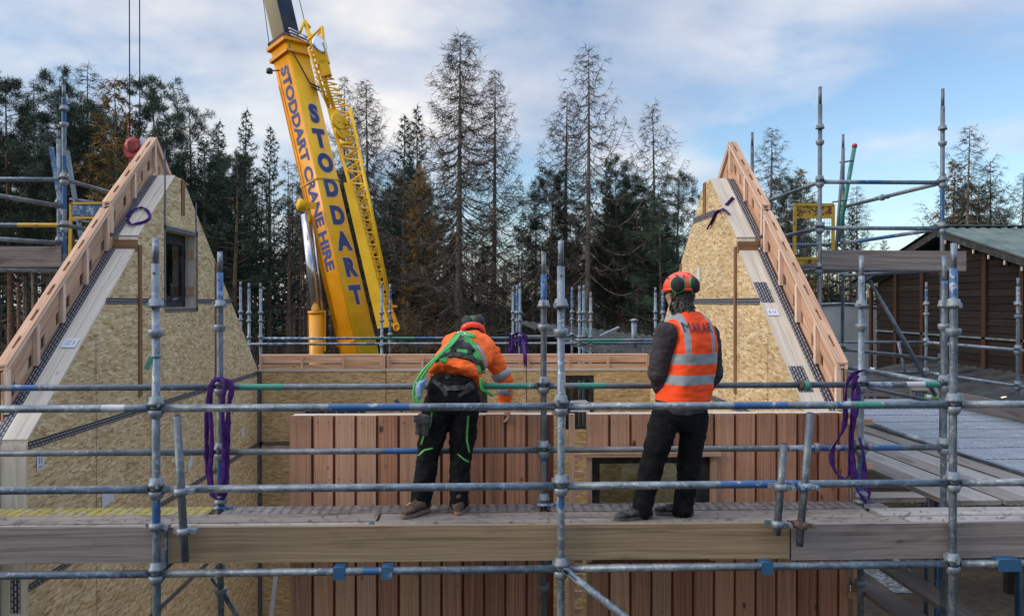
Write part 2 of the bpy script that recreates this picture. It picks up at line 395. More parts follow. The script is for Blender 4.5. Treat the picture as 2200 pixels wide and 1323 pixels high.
M['navy'] = plain('navy_section', (.025, .060, .155), .35, .1, .2, 2)
M['letter'] = plain('blue_lettering', (.012, .045, .26), .5, 0, .15, 6)
M['letter_w'] = plain('pale_letter_outline', (.62, .60, .50), .5)
M['chrome'] = plain('chrome_rod', (.70, .74, .80), .18, .9, .1, 3)
M['black'] = plain('black_plastic', (.014, .014, .016), .5, 0, .2)
M['red'] = plain('hook_block_red', (.42, .022, .024), .4, 0, .2, 5)
M['cable'] = plain('steel_cable', (.05, .05, .055), .6, .4)
M['bark'] = plain('bark', (.19, .16, .135), .9, 0, .45, 6, .4, .2, (.30, .25, .21))
M['bark_red'] = plain('pine_bark', (.21, .125, .085), .9, 0, .4, 5, .4, .2, (.31, .19, .135))
M['twig'] = foliage('larch_twigs', (.052, .044, .038), (.10, .084, .070), (.15, .105, .045), .45)
M['pine'] = foliage('pine_needles', (.020, .040, .032), (.060, .100, .068), (.09, .09, .04), .4)
M['spruce'] = foliage('spruce_needles', (.014, .034, .028), (.042, .082, .058))
M['amber'] = foliage('amber_larch_needles', (.20, .125, .038), (.40, .25, .085), (.15, .12, .055), .5)
M['brush'] = foliage('undergrowth_twigs', (.058, .049, .042), (.115, .098, .082), (.12, .08, .05), .4)
def glass():
    k = NT('window_glass'); k.b.inputs['Base Color'].default_value = (.03, .04, .045, 1); k.b.inputs['Roughness'].default_value = .05
    tr = k.n('BsdfTransparent', {0: (.52, .57, .58)}); fr = k.n('Fresnel', {'IOR': 1.5}); gl = k.n('BsdfGlossy', {'Color': (.9, .9, .9), 'Roughness': .03})
    f2 = k.math('ADD', k.math('MULTIPLY', fr.outputs[0], 1.4), .03)
    mx = k.n('MixShader', {0: f2, 1: tr.outputs[0], 2: gl.outputs[0]})
    o = k.t.nodes['Material Output']; k.t.links.new(mx.outputs[0], o.inputs[0]); return k.m
M['glass'] = glass()
def tape():
    k = NT('patterned_tape'); br = k.n('TexBrick', {'Vector': k.uv(1, 1), 'Color1': (.24, .26, .31), 'Color2': (.33, .35, .41), 'Mortar': (.014, .015, .024), 'Scale': 1.0, 'Mortar Size': .0075, 'Mortar Smooth': .1, 'Brick Width': .052, 'Row Height': .026})
    return k.out(br.outputs[0], .5)
M['tape'] = tape()
def perf(name, base_key, hi):
    m0 = M[base_key].copy(); m0.name = name; nt = m0.node_tree; b = nt.nodes['Principled BSDF']
    src = b.inputs['Base Color'].links[0].from_socket
    tc = nt.nodes.new('ShaderNodeTexCoord'); mp = nt.nodes.new('ShaderNodeMapping'); mp.inputs['Scale'].default_value = (1 / .075, 1 / .042, 1); nt.links.new(tc.outputs['UV'], mp.inputs[0])
    br = nt.nodes.new('ShaderNodeTexVoronoi'); br.voronoi_dimensions = '2D'; br.inputs['Scale'].default_value = 1; br.inputs['Randomness'].default_value = 0.0; nt.links.new(mp.outputs[0], br.inputs['Vector'])
    lt = nt.nodes.new('ShaderNodeMath'); lt.operation = 'LESS_THAN'; lt.inputs[1].default_value = .22; nt.links.new(br.outputs['Distance'], lt.inputs[0])
    mx = nt.nodes.new('ShaderNodeMixRGB'); nt.links.new(lt.outputs[0], mx.inputs[0]); nt.links.new(src, mx.inputs[1]); mx.inputs[2].default_value = hi + (1,)
    nt.links.new(mx.outputs[0], b.inputs['Base Color']); return m0
M['perf_grey'] = perf('perforated_grey_plank', 'steel_deck', (.035, .038, .045))
M['steel_front'] = galv('dusty_steel_plank', (.13, .125, .125), (.30, .285, .28), .25, .65, .2)
M['perf_dusty'] = perf('perforated_dusty_plank', 'steel_front', (.03, .03, .033))
M['perf_yellow'] = perf('perforated_yellow_plank', 'steel_yellow', (.05, .045, .02))
def ground_mat(name, a, b, c, sc=1.0):
    k = NT(name); n = k.noise(k.obj(), .35 * sc, 8, .7); n2 = k.noise(k.obj(), 6 * sc, 6, .7)
    col = k.ramp(k.math('ADD', k.math('MULTIPLY', n, .6), k.math('MULTIPLY', n2, .4)), [(.36, a), (.5, b), (.64, c)])
    return k.out(col, .95, 0, n2, .8, .05, .2)
M['ground'] = ground_mat('churned_earth', (.020, .016, .012), (.042, .033, .024), (.085, .064, .040))
def gravel():
    k = NT('grey_gravel'); vr = k.n('TexVoronoi', {'Vector': k.obj(), 'Scale': 16.0}); sp = k.n('SeparateColor', {0: vr.outputs['Color']})
    return k.out(k.ramp(sp.outputs[0], [(0, (.03, .034, .04)), (.6, (.10, .108, .12)), (1, (.22, .235, .255))]), .9, 0, vr.outputs['Distance'], .8, .03)
M['gravel'] = gravel()
def corrugated(name, c):
    k = NT(name); n = k.noise(k.obj(), 1.5, 5, .6); return k.out(k.ramp(n, [(.3, lerp3(c, (0, 0, 0), .25)), (.7, lerp3(c, (1, 1, 1), .06))]), .75, 0, None, spec=.2)
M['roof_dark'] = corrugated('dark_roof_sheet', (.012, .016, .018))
M['roof_green'] = corrugated('green_grey_roof_sheet', (.10, .150, .145))
# ------------------------------------------------------------------ ground
g = MB(); S_ = 900
g.quad([(-S_, -S_, 0), (S_, -S_, 0), (S_, S_, 0), (-S_, S_, 0)])
o = g.build('ground', M['ground']); o['kind'] = 'structure'
g = MB(); pts = [(6.9, 15.2), (8.3, 15.0), (8.9, 16.2), (9.3, 18.2), (8.6, 19.5), (7.2, 19), (6.7, 17)]
g.quad([(x, y, .012) for x, y in pts]); o = g.build('gravel_path', M['gravel']); o['kind'] = 'structure'

# ------------------------------------------------------------------ timber house: gable walls, rear wall, cladding panels
YN = 6.43                                   # near eave / front wall plane
XL = U(60, 930, YN).x
YB = UX(555, 797, XL).y                     # rear wall plane
XR = U(1519, 392, 9.6).x
def pz(px, py, X): p = UX(px, py, X); return (p.y, p.z)
NE = (YN, H - 1.09); STEP0 = pz(293, 534, XL); STEP1 = (STEP0[0] + .05, STEP0[1] + .13); TOP0 = pz(377, 379, XL); TOP1 = (TOP0[0] + .24, TOP0[1]); FE = pz(555, 797, XL)
Z0 = .3
PROFILE = [(YN, Z0), NE, STEP0, STEP1, TOP0, TOP1, FE, (FE[0], Z0)]
def holes(poly, rects):
    """cut axis-aligned holes out of a 2D polygon: convex-ish pieces left and right of, above and below each"""
    out = []; rest = poly
    for a0, a1, b0, b1 in sorted(rects):
        out.append(clip(rest, 1, 0, a0))
        mid = clip(clip(rest, -1, 0, -a0), 1, 0, a1)
        out.append(clip(mid, 0, 1, b0)); out.append(clip(mid, 0, -1, -b1)); rest = clip(rest, -1, 0, -a1)
    out.append(rest)
    return [p for p in out if len(p) > 2]
WT = .20                                    # width of the sloping top plate
def gable(sg, X, label, win=None):
    t = thing('gable_wall', label, 'wall', (X, YN, Z0)); y0_ = YN if sg < 0 else YN + .17
    ne = (y0_, NE[1] + (STEP0[1] - NE[1]) * (y0_ - YN) / (STEP0[0] - YN)); prof_ = [(y0_, Z0), ne] + PROFILE[2:]
    rects = [win] if win else []
    mb = MB()
    for pc in holes(prof_, rects): mb.prism([(X, y, z) for y, z in pc], (sg * .016, 0, 0), (0, 1, 0), (0, 0, 1), 0)
    mb.build('osb_sheathing', M['osb'], t)
    mb = MB()
    for pc in holes(prof_, rects):
        mb.prism([(X + sg * .0161, y, z) for y, z in pc], (sg * (WT - .0161), 0, 0), (0, 1, 0), (0, 0, 1), 0)
    # lamination seams of the sloping plate: thin proud strips
    mb.build('wall_core', M['cls'], t)
    # sloping top plates, a few mm proud of the core, in two lengths
    for a, b in ((ne, STEP0), (STEP1, TOP0)):
        mb = MB(); d = V3((0, b[0] - a[0], b[1] - a[1])).normalized(); nrm = V3((0, -d.z, d.y))
        for kx in range(2):
            xc = X + sg * (WT * (kx + .5) / 2)
            mb.bar(V3((xc, a[0], a[1])) + nrm * .006 - d * .0, V3((xc, b[0], b[1])) + nrm * .006 + d * (.0), WT / 2 - .003, .016, nrm)
        mb.build('sloping_plate', M['cls'], t)
        # tape strip along the outer edge on its own backing
        mb = MB(); xc = X + sg * (WT + .04)
        mb.bar(V3((xc, a[0], a[1])) + nrm * -.02, V3((xc, b[0], b[1])) + nrm * -.02, .085, .05, nrm)
        mb.build('edge_batten', M['cls'], t)
        mb = MB(); mb.strip(V3((xc, a[0], a[1])) + nrm * .0095, V3((xc, b[0], b[1])) + nrm * .0095, V3((.085, 0, 0)))
        mb.build('sealing_tape', M['tape'], t)
    # exposed blocking at the step and brown studs
    mb = MB(); mb.box((X + sg * (WT / 2 + .002), STEP0[0] - .004, STEP0[1] + .03), (WT + .02, .05, .12)); mb.build('step_block', M['brown'], t)
    for ys, zt in ((STEP0[0] + .07, STEP0[1] + .04), (UX(463, 570, XL).y, STEP0[1] - .03)):
        mb = MB(); mb.box((X - sg * .006, ys, (zt + H - .98) / 2), (.02, .07, zt - (H - .98))); mb.build('stud', M['brown'], t)
    mb = MB(); mb.box((X - sg * .004, TOP1[0] - .02, TOP1[1] - .22), (.016, .10, .42)); mb.build('ridge_stud', M['brown'], t)
    # horizontal tapes
    off = -sg * .004
    def tp(y0, z0, y1, z1, wd=.062):
        mb = MB(); d = V3((0, y1 - y0, z1 - z0)).normalized(); mb.strip((X + off, y0, z0), (X + off, y1, z1), V3((0, -d.z, d.y)) * wd); mb.build('sealing_tape', M['tape'], t)
    return t, tp
def profile_y(z, far):
    if far: a, b = TOP1, FE
    else: a, b = ((NE, STEP0) if z < STEP0[1] else (STEP1, TOP0))
    q = (z - a[1]) / (b[1] - a[1]); return a[0] + (b[0] - a[0]) * q
wy0 = UX(356, 500, XL).y; wy1 = UX(421, 512, XL).y; wz0 = H - .055; wz1 = H + .83
GL, tpl = gable(-1, XL, 'tall OSB gable wall with a small dark window near its peak', (wy0, wy1, wz0, wz1))
GR, tpr = gable(1, XR, 'OSB gable wall without a window, behind the man in the orange vest')
z = H + .015
tpl(profile_y(z, 0) - .02, z, wy0 - .09, z); tpl(wy1 + .07, z, profile_y(z, 1) + .02, z)
for zz in (H - 1.13, H - 2.26, H - 3.4): tpl(YN - .0, zz, YB, zz); 
tpl(wy0 - .03, wz0 - .03, wy1 + .06, wz0 - .03, .05); tpl(wy1 + .03, wz0 - .05, wy1 + .03, wz1 + .06, .055); tpl(wy0 - .025, wz0, wy0 - .025, wz1 + .9, .05)
tpl(wy0 - .04, wz1 + .025, wy1 + .05, wz1 + .025, .05); tpl(wy1 + .0, wz1 + .05, wy1 + .0, profile_y(wz1 + .3, 1) and wz1 + .42, .045)
tpl(YB - .03, Z0, YB - .03, H - 1.12, .06)
tpr(profile_y(z, 0) - .02, z, profile_y(z, 1) + .02, z, .07); tpr(TOP0[0] - .2, TOP0[1] - .42, TOP0[0] + .75, TOP0[1] - .42, .075)
for zz in (H - 1.13, H - 2.26): tpr(YN + .45, zz, YB, zz, .07)
# patches of tape and number sheets on the plates and walls
def slope_frame(X, sg, y):
    zz = None
    a, b = (NE, STEP0) if y < STEP0[0] else (STEP1, TOP0)
    q = (y - a[0]) / (b[0] - a[0]); d = V3((0, b[0] - a[0], b[1] - a[1])).normalized(); n = V3((0, -d.z, d.y))
    return V3((X, y, a[1] + (b[1] - a[1]) * q)), d, n
for y0 in (7.85, 6.92):
    p, d, n = slope_frame(XR + .075, 1, y0); mb = MB(); mb.strip(p + n * .0175 - d * .16, p + n * .0175 + d * .16, V3((.13, 0, 0))); mb.build('tape_patch', M['tape'], GR)
def sheet(mbp, mbi, o, ex, ey, w_, h_, nrm, txt=None, rot=0, cut=0):
    o = V3(o); ex = V3(ex).normalized(); ey = V3(ey).normalized(); n = V3(nrm)
    q = [(-w_ / 2, -h_ / 2), (w_ / 2, -h_ / 2 + cut), (w_ / 2, h_ / 2), (-w_ / 2, h_ / 2 - cut)]
    mbp.quad([o + ex * a + ey * b + n * .005 for a, b in q])
    if txt:
        c, s_ = math.cos(rot), math.sin(rot)
        put_text(mbi, txt, o + n * .0065 + (ey * c - ex * s_) * h_ * .08, ex * c + ey * s_, ey * c - ex * s_, h_ * .52, .0)
        l = ex * c + ey * s_; u = ey * c - ex * s_
        mbi.strip(o + n * .0065 - u * h_ * .30 - l * h_ * .22, o + n * .0065 - u * h_ * .30 + l * h_ * .22, u * .007)
def paper(par, *a, **k):
    mbp, mbi = MB(), MB(); sheet(mbp, mbi, *a, **k); p = mbp.build('number_sheet' if mbi.f else 'paper_sheet', M['paper'], par)
    if mbi.f: mbi.build('printed_number', M['ink'], p)
def on_wall(px, py, X): return UX(px, py, X)
paper(GL, on_wall(86, 992, XL) , (0, 1, 0), (0, 0, 1), .11, .13, (1, 0, 0), txt='11', cut=-.0)
paper(GL, on_wall(408, 994, XL), (0, 1, 0), (0, 0, 1), .15, .15, (1, 0, 0), cut=.03)
paper(GL, on_wall(521, 928, XL), (0, 1, 0), (0, 0, 1), .14, .19, (1, 0, 0), cut=.04)
paper(GL, on_wall(231, 1068, XL), (0, 1, 0), (0, 0, 1), .24, .16, (1, 0, 0), cut=.03)
paper(GR, on_wall(1501, 590, XR), (0, -1, 0), (0, 0, 1), .13, .18, (-1, 0, 0))
p, d, n = slope_frame(XL - .10, -1, UX(152, 720, XL - .1).y); paper(GL, p + n * .018, (1, 0, 0), d, .13, .12, n, txt='11', rot=R(90))
p, d, n = slope_frame(XR + .075, 1, UX(1659, 688, XR + .075).y); paper(GR, p + n * .018, (1, 0, 0), d, .11, .10, n, txt='7', rot=R(-90))
# sheet joints and rows of nail heads on the gable sheathing
for sg, X, gp, pxs in ((-1, XL, GL, (323, 463, 206)), (1, XR, GR, (1580, 1650))):
    mb = MB(); mn = MB(); rd = random.Random(3)
    for px in pxs:
        y = UX(px, 800, X).y; zt_ = H - .98 if px in (323, 463, 1580) else H - .3
        mb.strip((X - sg * .003, y, Z0), (X - sg * .003, y, zt_), V3((0, .006, 0)))
        z_ = zt_
        while z_ > H - 4:
            for dy in (-.035, .035): mn.box((X - sg * .002, y + dy + rd.uniform(-.006, .006), z_), (.004, .009, .009))
            z_ -= .16 + rd.uniform(-.02, .02)
    mb.build('sheet_joint', M['ink'], gp); mn.build('nail_heads', M['brown'], gp, kind='stuff')
# the window of the left gable, set back in the wall
wd = .13
mb = MB(); xo = XL - wd; fw = .075
wym, wzm = (wy0 + wy1) / 2, (wz0 + wz1) / 2
for (ya, yb, za, zb) in ((wy0, wy0 + fw, wz0, wz1), (wy1 - fw, wy1, wz0, wz1), (wy0 + fw, wy1 - fw, wz0, wz0 + fw), (wy0 + fw, wy1 - fw, wz1 - fw, wz1)):
    mb.box((xo - .03, (ya + yb) / 2, (za + zb) / 2), (.055, yb - ya - .001, zb - za))
for (ya, yb, za, zb) in ((wy0 + fw, wy0 + fw + .055, wz0 + fw, wz1 - fw), (wy1 - fw - .055, wy1 - fw, wz0 + fw, wz1 - fw), (wy0 + fw + .055, wy1 - fw - .055, wz0 + fw, wz0 + fw + .055), (wy0 + fw + .055, wy1 - fw - .055, wz1 - fw - .055, wz1 - fw)):
    mb.box((xo - .018, (ya + yb) / 2, (za + zb) / 2), (.05, yb - ya - .001, zb - za))
wf = mb.build('window', M['frame'], GL)
mb = MB(); mb.box((xo - .02, wym, wzm), (.008, wy1 - wy0 - 2 * fw - .1, wz1 - wz0 - 2 * fw - .1)); mb.build('pane', M['glass'], wf)
mb = MB(); mb.bar((xo + .012, wym + .02, wz0 + fw + .012), (xo + .012, wym + .17, wz0 + fw + .035), .012, .012); mb.build('handle', M['cast'], wf)
mb = MB()
for zb in (wz0 + .2, wz1 - .22): mb.box((XL - .07, wy1 - .008, zb), (.10, .022, .11))
mb.build('packer', M['pink'], GL)

def verge(sg, X, gp):
    """the fir ladder that finishes the gable: recessed web with slots, plumb posts, slotted top board"""
    x0 = X + sg * (WT + .065); YA_ = 9.60
    l1 = lambda y: NE[1] + (STEP0[1] - NE[1]) * (y - NE[0]) / (STEP0[0] - NE[0])
    l2 = lambda y: STEP1[1] + (TOP0[1] - STEP1[1]) * (y - STEP1[0]) / (TOP0[0] - STEP1[0]) + .0
    l3 = lambda y: l2(YA_) + (FE[1] - l2(YA_)) * (y - YA_) / (FE[0] - YA_)
    def slab(mb, ya, yb, f, h0, h1, xa, xb):
        mb.prism([(x0 + sg * xa, ya, f(ya) + h0), (x0 + sg * xa, yb, f(yb) + h0), (x0 + sg * xa, yb, f(yb) + h1), (x0 + sg * xa, ya, f(ya) + h1)], (sg * (xb - xa), 0, 0), V3((0, yb - ya, f(yb) - f(ya))).normalized(), V3((0, -(f(yb) - f(ya)), yb - ya)).normalized())
    for f, ya, yb, lift, up_ in ((l1, YN + .18, STEP0[0] - .02, 0, 0), (l2, STEP0[0] + .02, YA_ - .003, .03, 1), (l3, YA_ + .003, FE[0] + .1, .03, 2)):
        g = (lambda y, f=f, q=lift: f(y) + q); HV = (.43, .345, .345)[up_]
        mb = MB(); slab(mb, ya, yb, g, .155, HV - .065, .034, .050)
        y = ya; k = 0
        while y < yb - .01:
            e = min(y + (.12 if k % 2 == 0 else .19), yb); slab(mb, y, e, g, .035, .1545, .034, .050); y = e + (.07 if k % 3 else .05); k += 1
        slab(mb, ya, yb, g, -.03, .0345, .034, .050); slab(mb, ya, yb, g, -.03, HV - .053, .066, .080); slab(mb, ya, yb, g, HV - .0445, HV - .030, .0205, .0655)
        mb.build('verge_web', M['pink'], gp)
        mb = MB(); slab(mb, ya, yb, g, HV - .05, HV - .012, .0, .020); slab(mb, ya, yb, g, HV - .05, HV - .012, .066, .090); mb.build('verge_rail', M['pink_pale'], gp)
        mb = MB(); y = ya
        slab(mb, ya, yb, g, HV - .0118, HV + .006, -.002, .030); slab(mb, ya, yb, g, HV - .0118, HV + .006, .056, .094)
        while y < yb - .01:
            e = min(y + .15, yb); slab(mb, y, e, g, HV - .0118, HV + .006, .0305, .0555); y = e + .12
        mb.build('slotted_top', M['pink'], gp)
        if up_ < 2:
            y = ya + .03; n_ = round((yb - ya - .06) / .47)
            for k in range(n_ + 1):
                yy = ya + .025 + (yb - ya - .05) * k / n_; mb = MB(); z0_ = g(yy) + .01; mb.box((x0 + sg * .0150, yy, (z0_ + g(yy) + HV - .055) / 2), (.036, .046, g(yy) + HV - .055 - z0_)); mb.build('verge_post', M['pink_pale'], gp)
    # closing boards under the ladder
    mb = MB(); slab(mb, YN + .13, STEP0[0], l1, -.10, -.031, .0, .09); slab(mb, STEP0[0] + .02, YA_, l2, -.10, -.004, .0, .09); mb.build('base_board', M['pink'], gp)
verge(-1, XL, GL); verge(1, XR, GR)
# outer skins close the gable walls for other viewpoints; the wall end the photo shows at the lower left
for sg, X, gp in ((-1, XL, GL),):
    mb = MB(); xe = X + sg * (WT + .14)
    mb.prism([(X + sg * (WT + .002), y, z) for y, z in [(YN, Z0), NE, STEP0, TOP0, TOP1, FE, (FE[0], Z0)]], (sg * .2, 0, 0), (0, 1, 0), (0, 0, 1)) if 0 else None
    mb.box((X + sg * (WT / 2 + .0), YN - .012, (Z0 + H - 1.12) / 2), (WT, .022, H - 1.12 - Z0))
    mb.box((X + sg * (WT + .12), YN - .02, (Z0 + H - 1.2) / 2), (.22, .04, H - 1.2 - Z0)); mb.build('end_post', M['cls'], gp)
mb = MB(); mb.strip((XL - .14, YN - .026, H - 2.38), (XL - .14, YN - .026, H - 2.1), V3((.05, 0, 0)) ) if 0 else mb.strip((XL - .09, YN - .027, H - 2.45), (XL - .09, YN - .027, H - 2.12), V3((.07, 0, 0))); mb.build('tape_patch', M['tape'], GL)

# rear wall: three OSB sheets with black joints, two openings, eaves ladder on top
RW = thing('rear_wall', 'low OSB rear wall with fir eaves boards along its top, in front of the crane', 'wall', (XL, YB, Z0))
xs = [XL, U(829, 850, YB).x, U(1131, 850, YB).x, XR]
zt = H - 1.105
w1 = (U(1215, 810, YB).x, U(1276, 810, YB).x, U(1240, 922, YB).z, U(1240, 806, YB).z)
w0 = (U(1022, 850, YB).x, U(1047, 850, YB).x, U(1030, 915, YB).z, U(1030, 822, YB).z)
mb = MB()
for i in range(3):
    a0, a1 = xs[i] + (.006 if i else 0), xs[i + 1] - (.006 if i < 2 else 0)
    for pc in holes([(a0, Z0), (a1, Z0), (a1, zt), (a0, zt)], [r for r in (w0, w1) if a0 < r[0] < a1]):
        mb.prism([(x, YB, z) for x, z in pc], (0, .016, 0), (1, 0, 0), (0, 0, 1))
mb.build('osb_sheathing', M['osb_far'], RW)
mb = MB()
for r0, r1 in ((xs[0], w0[0]), (w0[1], w1[0]), (w1[1], xs[3])): mb.box(((r0 + r1) / 2, YB + .10, (Z0 + zt) / 2), (r1 - r0, .16, zt - Z0 - .01))
for r in (w0, w1): mb.box(((r[0] + r[1]) / 2, YB + .10, (Z0 + r[2]) / 2), (r[1] - r[0] - .001, .16, r[2] - Z0 - .01))
mb.build('wall_core', M['black'], RW)
mb = MB()
for i in range(3): mb.box(((xs[i] + xs[i + 1]) / 2, YB + .09, zt + .018), (xs[i + 1] - xs[i] - .012, .20, .034))
mb.build('wall_plate', M['cls'], RW)
for i in range(3):
    a0, a1 = xs[i] + .012, xs[i + 1] - .012; cx = (a0 + a1) / 2
    mb = MB(); mb.box((cx, YB + .05, zt + .075), (a1 - a0, .03, .075)); mb.box((cx, YB + .08, zt + .19), (a1 - a0, .03, .12)); mb.box((cx, YB + .15, zt + .255), (a1 - a0, .17, .014)); mb.build('eaves_board', M['pink'], RW)
    n_ = max(2, round((a1 - a0) / .60)); mb = MB()
    for k in range(n_ + 1): mb.box((a0 + .02 + (a1 - a0 - .04) * k / n_, YB + .032, zt + .143), (.04, .04, .21))
    mb.build('eaves_post', M['pink'], RW)
for r in (w0, w1):
    mb = MB(); x0, x1, z0, z1 = r
    for bx in ((x0, x0 + .06, z0, z1), (x1 - .08, x1, z0, z1), (x0 + .06, x1 - .08, z1 - .08, z1), (x0 + .06, x1 - .08, z0, z0 + .06)): mb.box(((bx[0] + bx[1]) / 2, YB + .06, (bx[2] + bx[3]) / 2), (bx[1] - bx[0] - .001, .1, bx[3] - bx[2] - .001))
    wn = mb.build('window', M['frame'], RW)
    mb = MB(); mb.box(((x0 + x1) / 2, YB + .07, (z0 + z1) / 2), (x1 - x0 - .13, .01, z1 - z0 - .12)); mb.build('pane', M['glass'], wn)
mb = MB(); p = U(1246, 872, YB - .004); mb.quad([p + V3((-.16, 0, -.09)), p + V3((.16, 0, -.1)), p + V3((.16, 0, .05)), p + V3((.09, 0, .1)), p + V3((-.16, 0, .09))]); mb.build('paper_sheet', M['paper'], RW)
mb = MB(); put_text(mb, 'Strength you can build on', U(721, 886, YB - .003), (1, 0, 0), (0, 0, 1), .092, .008); mb.build('printed_lettering', M['ink'], RW)
mb = MB(); put_text(mb, 'OSB/3', U(606, 905, YB - .003), (1, 0, 0), (0, 0, 1), .05, .0); mb.build('printed_lettering', M['ink'], RW) if 0 else None
for zz, x0, x1 in ((H - 2.26, XL + .02, U(640, 900, YB).x), (H - 3.55, XL + .02, U(640, 900, YB).x)):
    mb = MB(); mb.strip((x0, YB - .004, zz), (x1, YB - .004, zz), V3((0, 0, .06))); mb.build('sealing_tape', M['tape'], RW)
mb = MB(); p = U(850, 858, YB - .004); q = U(866, 884, YB - .004); mb.strip(p, q, (q - p).cross(V3((0, 1, 0))).normalized() * .07); mb.build('sealing_tape', M['tape'], RW)
mb = MB(); mb.strip((XL + .035, YB - .004, Z0), (XL + .035, YB - .004, zt), V3((.05, 0, 0))); mb.build('sealing_tape', M['tape'], RW)

# front cladding panels
YC = YN
zc = U(900, 891, YC).z
def board_cols(x0, x1, first=.0):
    x = x0; out = []
    while x < x1 - .05:
        wb = .150 if x > x0 else .17
        out.append((x, min(x + wb, x1))); x += wb + .022
    return out
def cladding(px0, px1, label, win=None, name='cladding_panel'):
    x0, x1 = U(px0, 891, YC).x, U(px1, 891, YC).x
    t = thing(name, label, 'wall panel', ((x0 + x1) / 2, YC, 0.3))
    mbf, mbb = MB(), MB()
    rects = [win] if win else []
    for a, b in board_cols(x0, x1):
        zz = zc - random.random() * .004
        segs = [(.3, zz)]
        if win and b > win[0] - .03 and a < win[1] + .03:
            segs = [(.3, win[2] - .02), (win[3] + .02, zz)]
            if a < win[0] - .05: segs = [(.3, zz)]; b = win[0] - .045
            elif b > win[1] + .05: segs = [(.3, zz)]; a = win[1] + .045
        for s0, s1 in segs:
            if b - a > .015: mbf.box(((a + b) / 2, YC + .011 + random.random() * .002, (s0 + s1) / 2), (b - a, .022, s1 - s0))
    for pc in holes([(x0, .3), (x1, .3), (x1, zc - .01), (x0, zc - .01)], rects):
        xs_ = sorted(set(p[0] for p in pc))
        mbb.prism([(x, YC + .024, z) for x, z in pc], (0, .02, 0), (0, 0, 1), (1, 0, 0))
    mn = MB(); rd = random.Random(int(px0))
    for a, b in board_cols(x0, x1):
        for zz in (zc - .06, zc - .52, zc - .98, zc - 1.44, zc - 1.9):
            if win and b > win[0] - .06 and a < win[1] + .06 and win[2] - .05 < zz < win[3] + .05: continue
            for f in (.2, .8): mn.box((a + (b - a) * f + rd.uniform(-.006, .006), YC - .001, zz + rd.uniform(-.012, .012)), (.008, .006, .008))
    mn.build('nail_heads', M['cast'], t, kind='stuff')
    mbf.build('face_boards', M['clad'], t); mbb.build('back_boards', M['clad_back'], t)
    mb = MB()
    for pc in holes([(x0 + .01, .3), (x1 - .01, .3), (x1 - .01, zc - .03), (x0 + .01, zc - .03)], rects):
        mb.prism([(x, YC + .0445, z) for x, z in pc], (0, .11, 0), (1, 0, 0), (0, 0, 1))
    mb.build('panel_core', M['osb_far'], t)
    mb = MB(); mb.box(((x0 + x1) / 2, YC + .10, zc - .018), (x1 - x0 - .02, .11, .022)); mb.build('top_batten', M['cls'], t)
    return t, x0, x1
CPL, _, _ = cladding(622, 1190, 'board-on-board larch cladding panel the bending worker leans over, no window in it')
wx0, wx1 = U(1272, 1000, YC).x, U(1524, 1000, YC).x; wzt, wzb = U(1400, 981, YC).z, U(1400, 1204, YC).z
CPR, cx0, cx1 = cladding(1262, 1822, 'board-on-board larch cladding panel with a dark-framed window at deck level', (wx0, wx1, wzb, wzt))
mb = MB(); fwd = .065
for bx in ((wx0, wx0 + fwd, wzb, wzt), (wx1 - fwd - .03, wx1, wzb, wzt), (wx0 + fwd, wx1 - fwd - .03, wzt - .055, wzt), (wx0 + fwd, wx1 - fwd - .03, wzb, wzb + .055)):
    mb.box(((bx[0] + bx[1]) / 2, YC + .05, (bx[2] + bx[3]) / 2), (bx[1] - bx[0] - .001, .07, bx[3] - bx[2] - .001))
wn = mb.build('window', M['frame'], CPR)
mb = MB(); mb.box(((wx0 + wx1) / 2 - .015, YC + .055, (wzb + wzt) / 2), (wx1 - wx0 - 2 * fwd - .03, .01, wzt - wzb - .11)); mb.build('pane', M['glass'], wn)
mb = MB(); mb.box(((wx0 + wx1) / 2, YC - .02, wzt + .022), (wx1 - wx0 + .17, .06, .03)); mb.build('window_head', M['pink'], CPR)
for xx in (wx0 - .025, wx1 + .028): mb = MB(); mb.box((xx, YC - .006, (wzb + wzt) / 2), (.045, .03, wzt - wzb)); mb.build('window_trim', M['pink'], CPR)
mb = MB()
for px in (1207, 1229): mb.box((U(px, 900, YC).x, YC + .02, (zc + .3) / 2), (.045, .04, zc - .3))
for k in range(14): mb.box((U(1243, 900, YC).x, YC + .03, zc - .35 - k * .14), (.07, .03, .045))
mb.build('joint_battens', M['pink'], CPR)
mb = MB(); mb.box((U(1845, 900, YC).x, YC + .02, (zc + .3) / 2), (.09, .03, zc - .3)); mb.box((U(1826, 900, YC).x, YC + .06, (zc + .3) / 2), (.05, .03, zc - .3))
for py in (905, 960, 1000, 1275): p = U(1852, py, YC); mb.box((p.x - .02, YC - .012, p.z), (.19, .03, .05))
mb.build('corner_battens', M['pink'], CPR)
# ------------------------------------------------------------------ scaffolding
ZD = H - 1.59                                # deck height
YF, YR = 4.99, 6.22                          # front and rear rows of standards
rT = .0242
def mk_cup(closed):
    mb = MB()
    mb.lathe([(rT + .001, -.062), (.036, -.058), (.046, -.036), (.047, -.012), (.043, -.010), (.030, -.012)], (0, 0, 0), n=14)   # bottom cup, welded
    z = .0 if closed else .062 + .045
    mb.lathe([(.030, z + .018), (.049, z + .018), (.049, z + .036), (.044, z + .040), (.037, z + .070), (rT + .001, z + .074)], (0, 0, 0), n=14)
    mb.box((.045, 0, z + .05), (.02, .018, .03)); mb.box((-.03, .036, z + .03), (.02, .02, .03))
    if closed: mb.lathe([(.034, -.01), (.034, .02)], (0, 0, 0), n=10, mi=1)
    return mb.mesh('cup_coupler', [M['cast'], M['galv_dark']])
CUP_C, CUP_O = mk_cup(True), mk_cup(False)
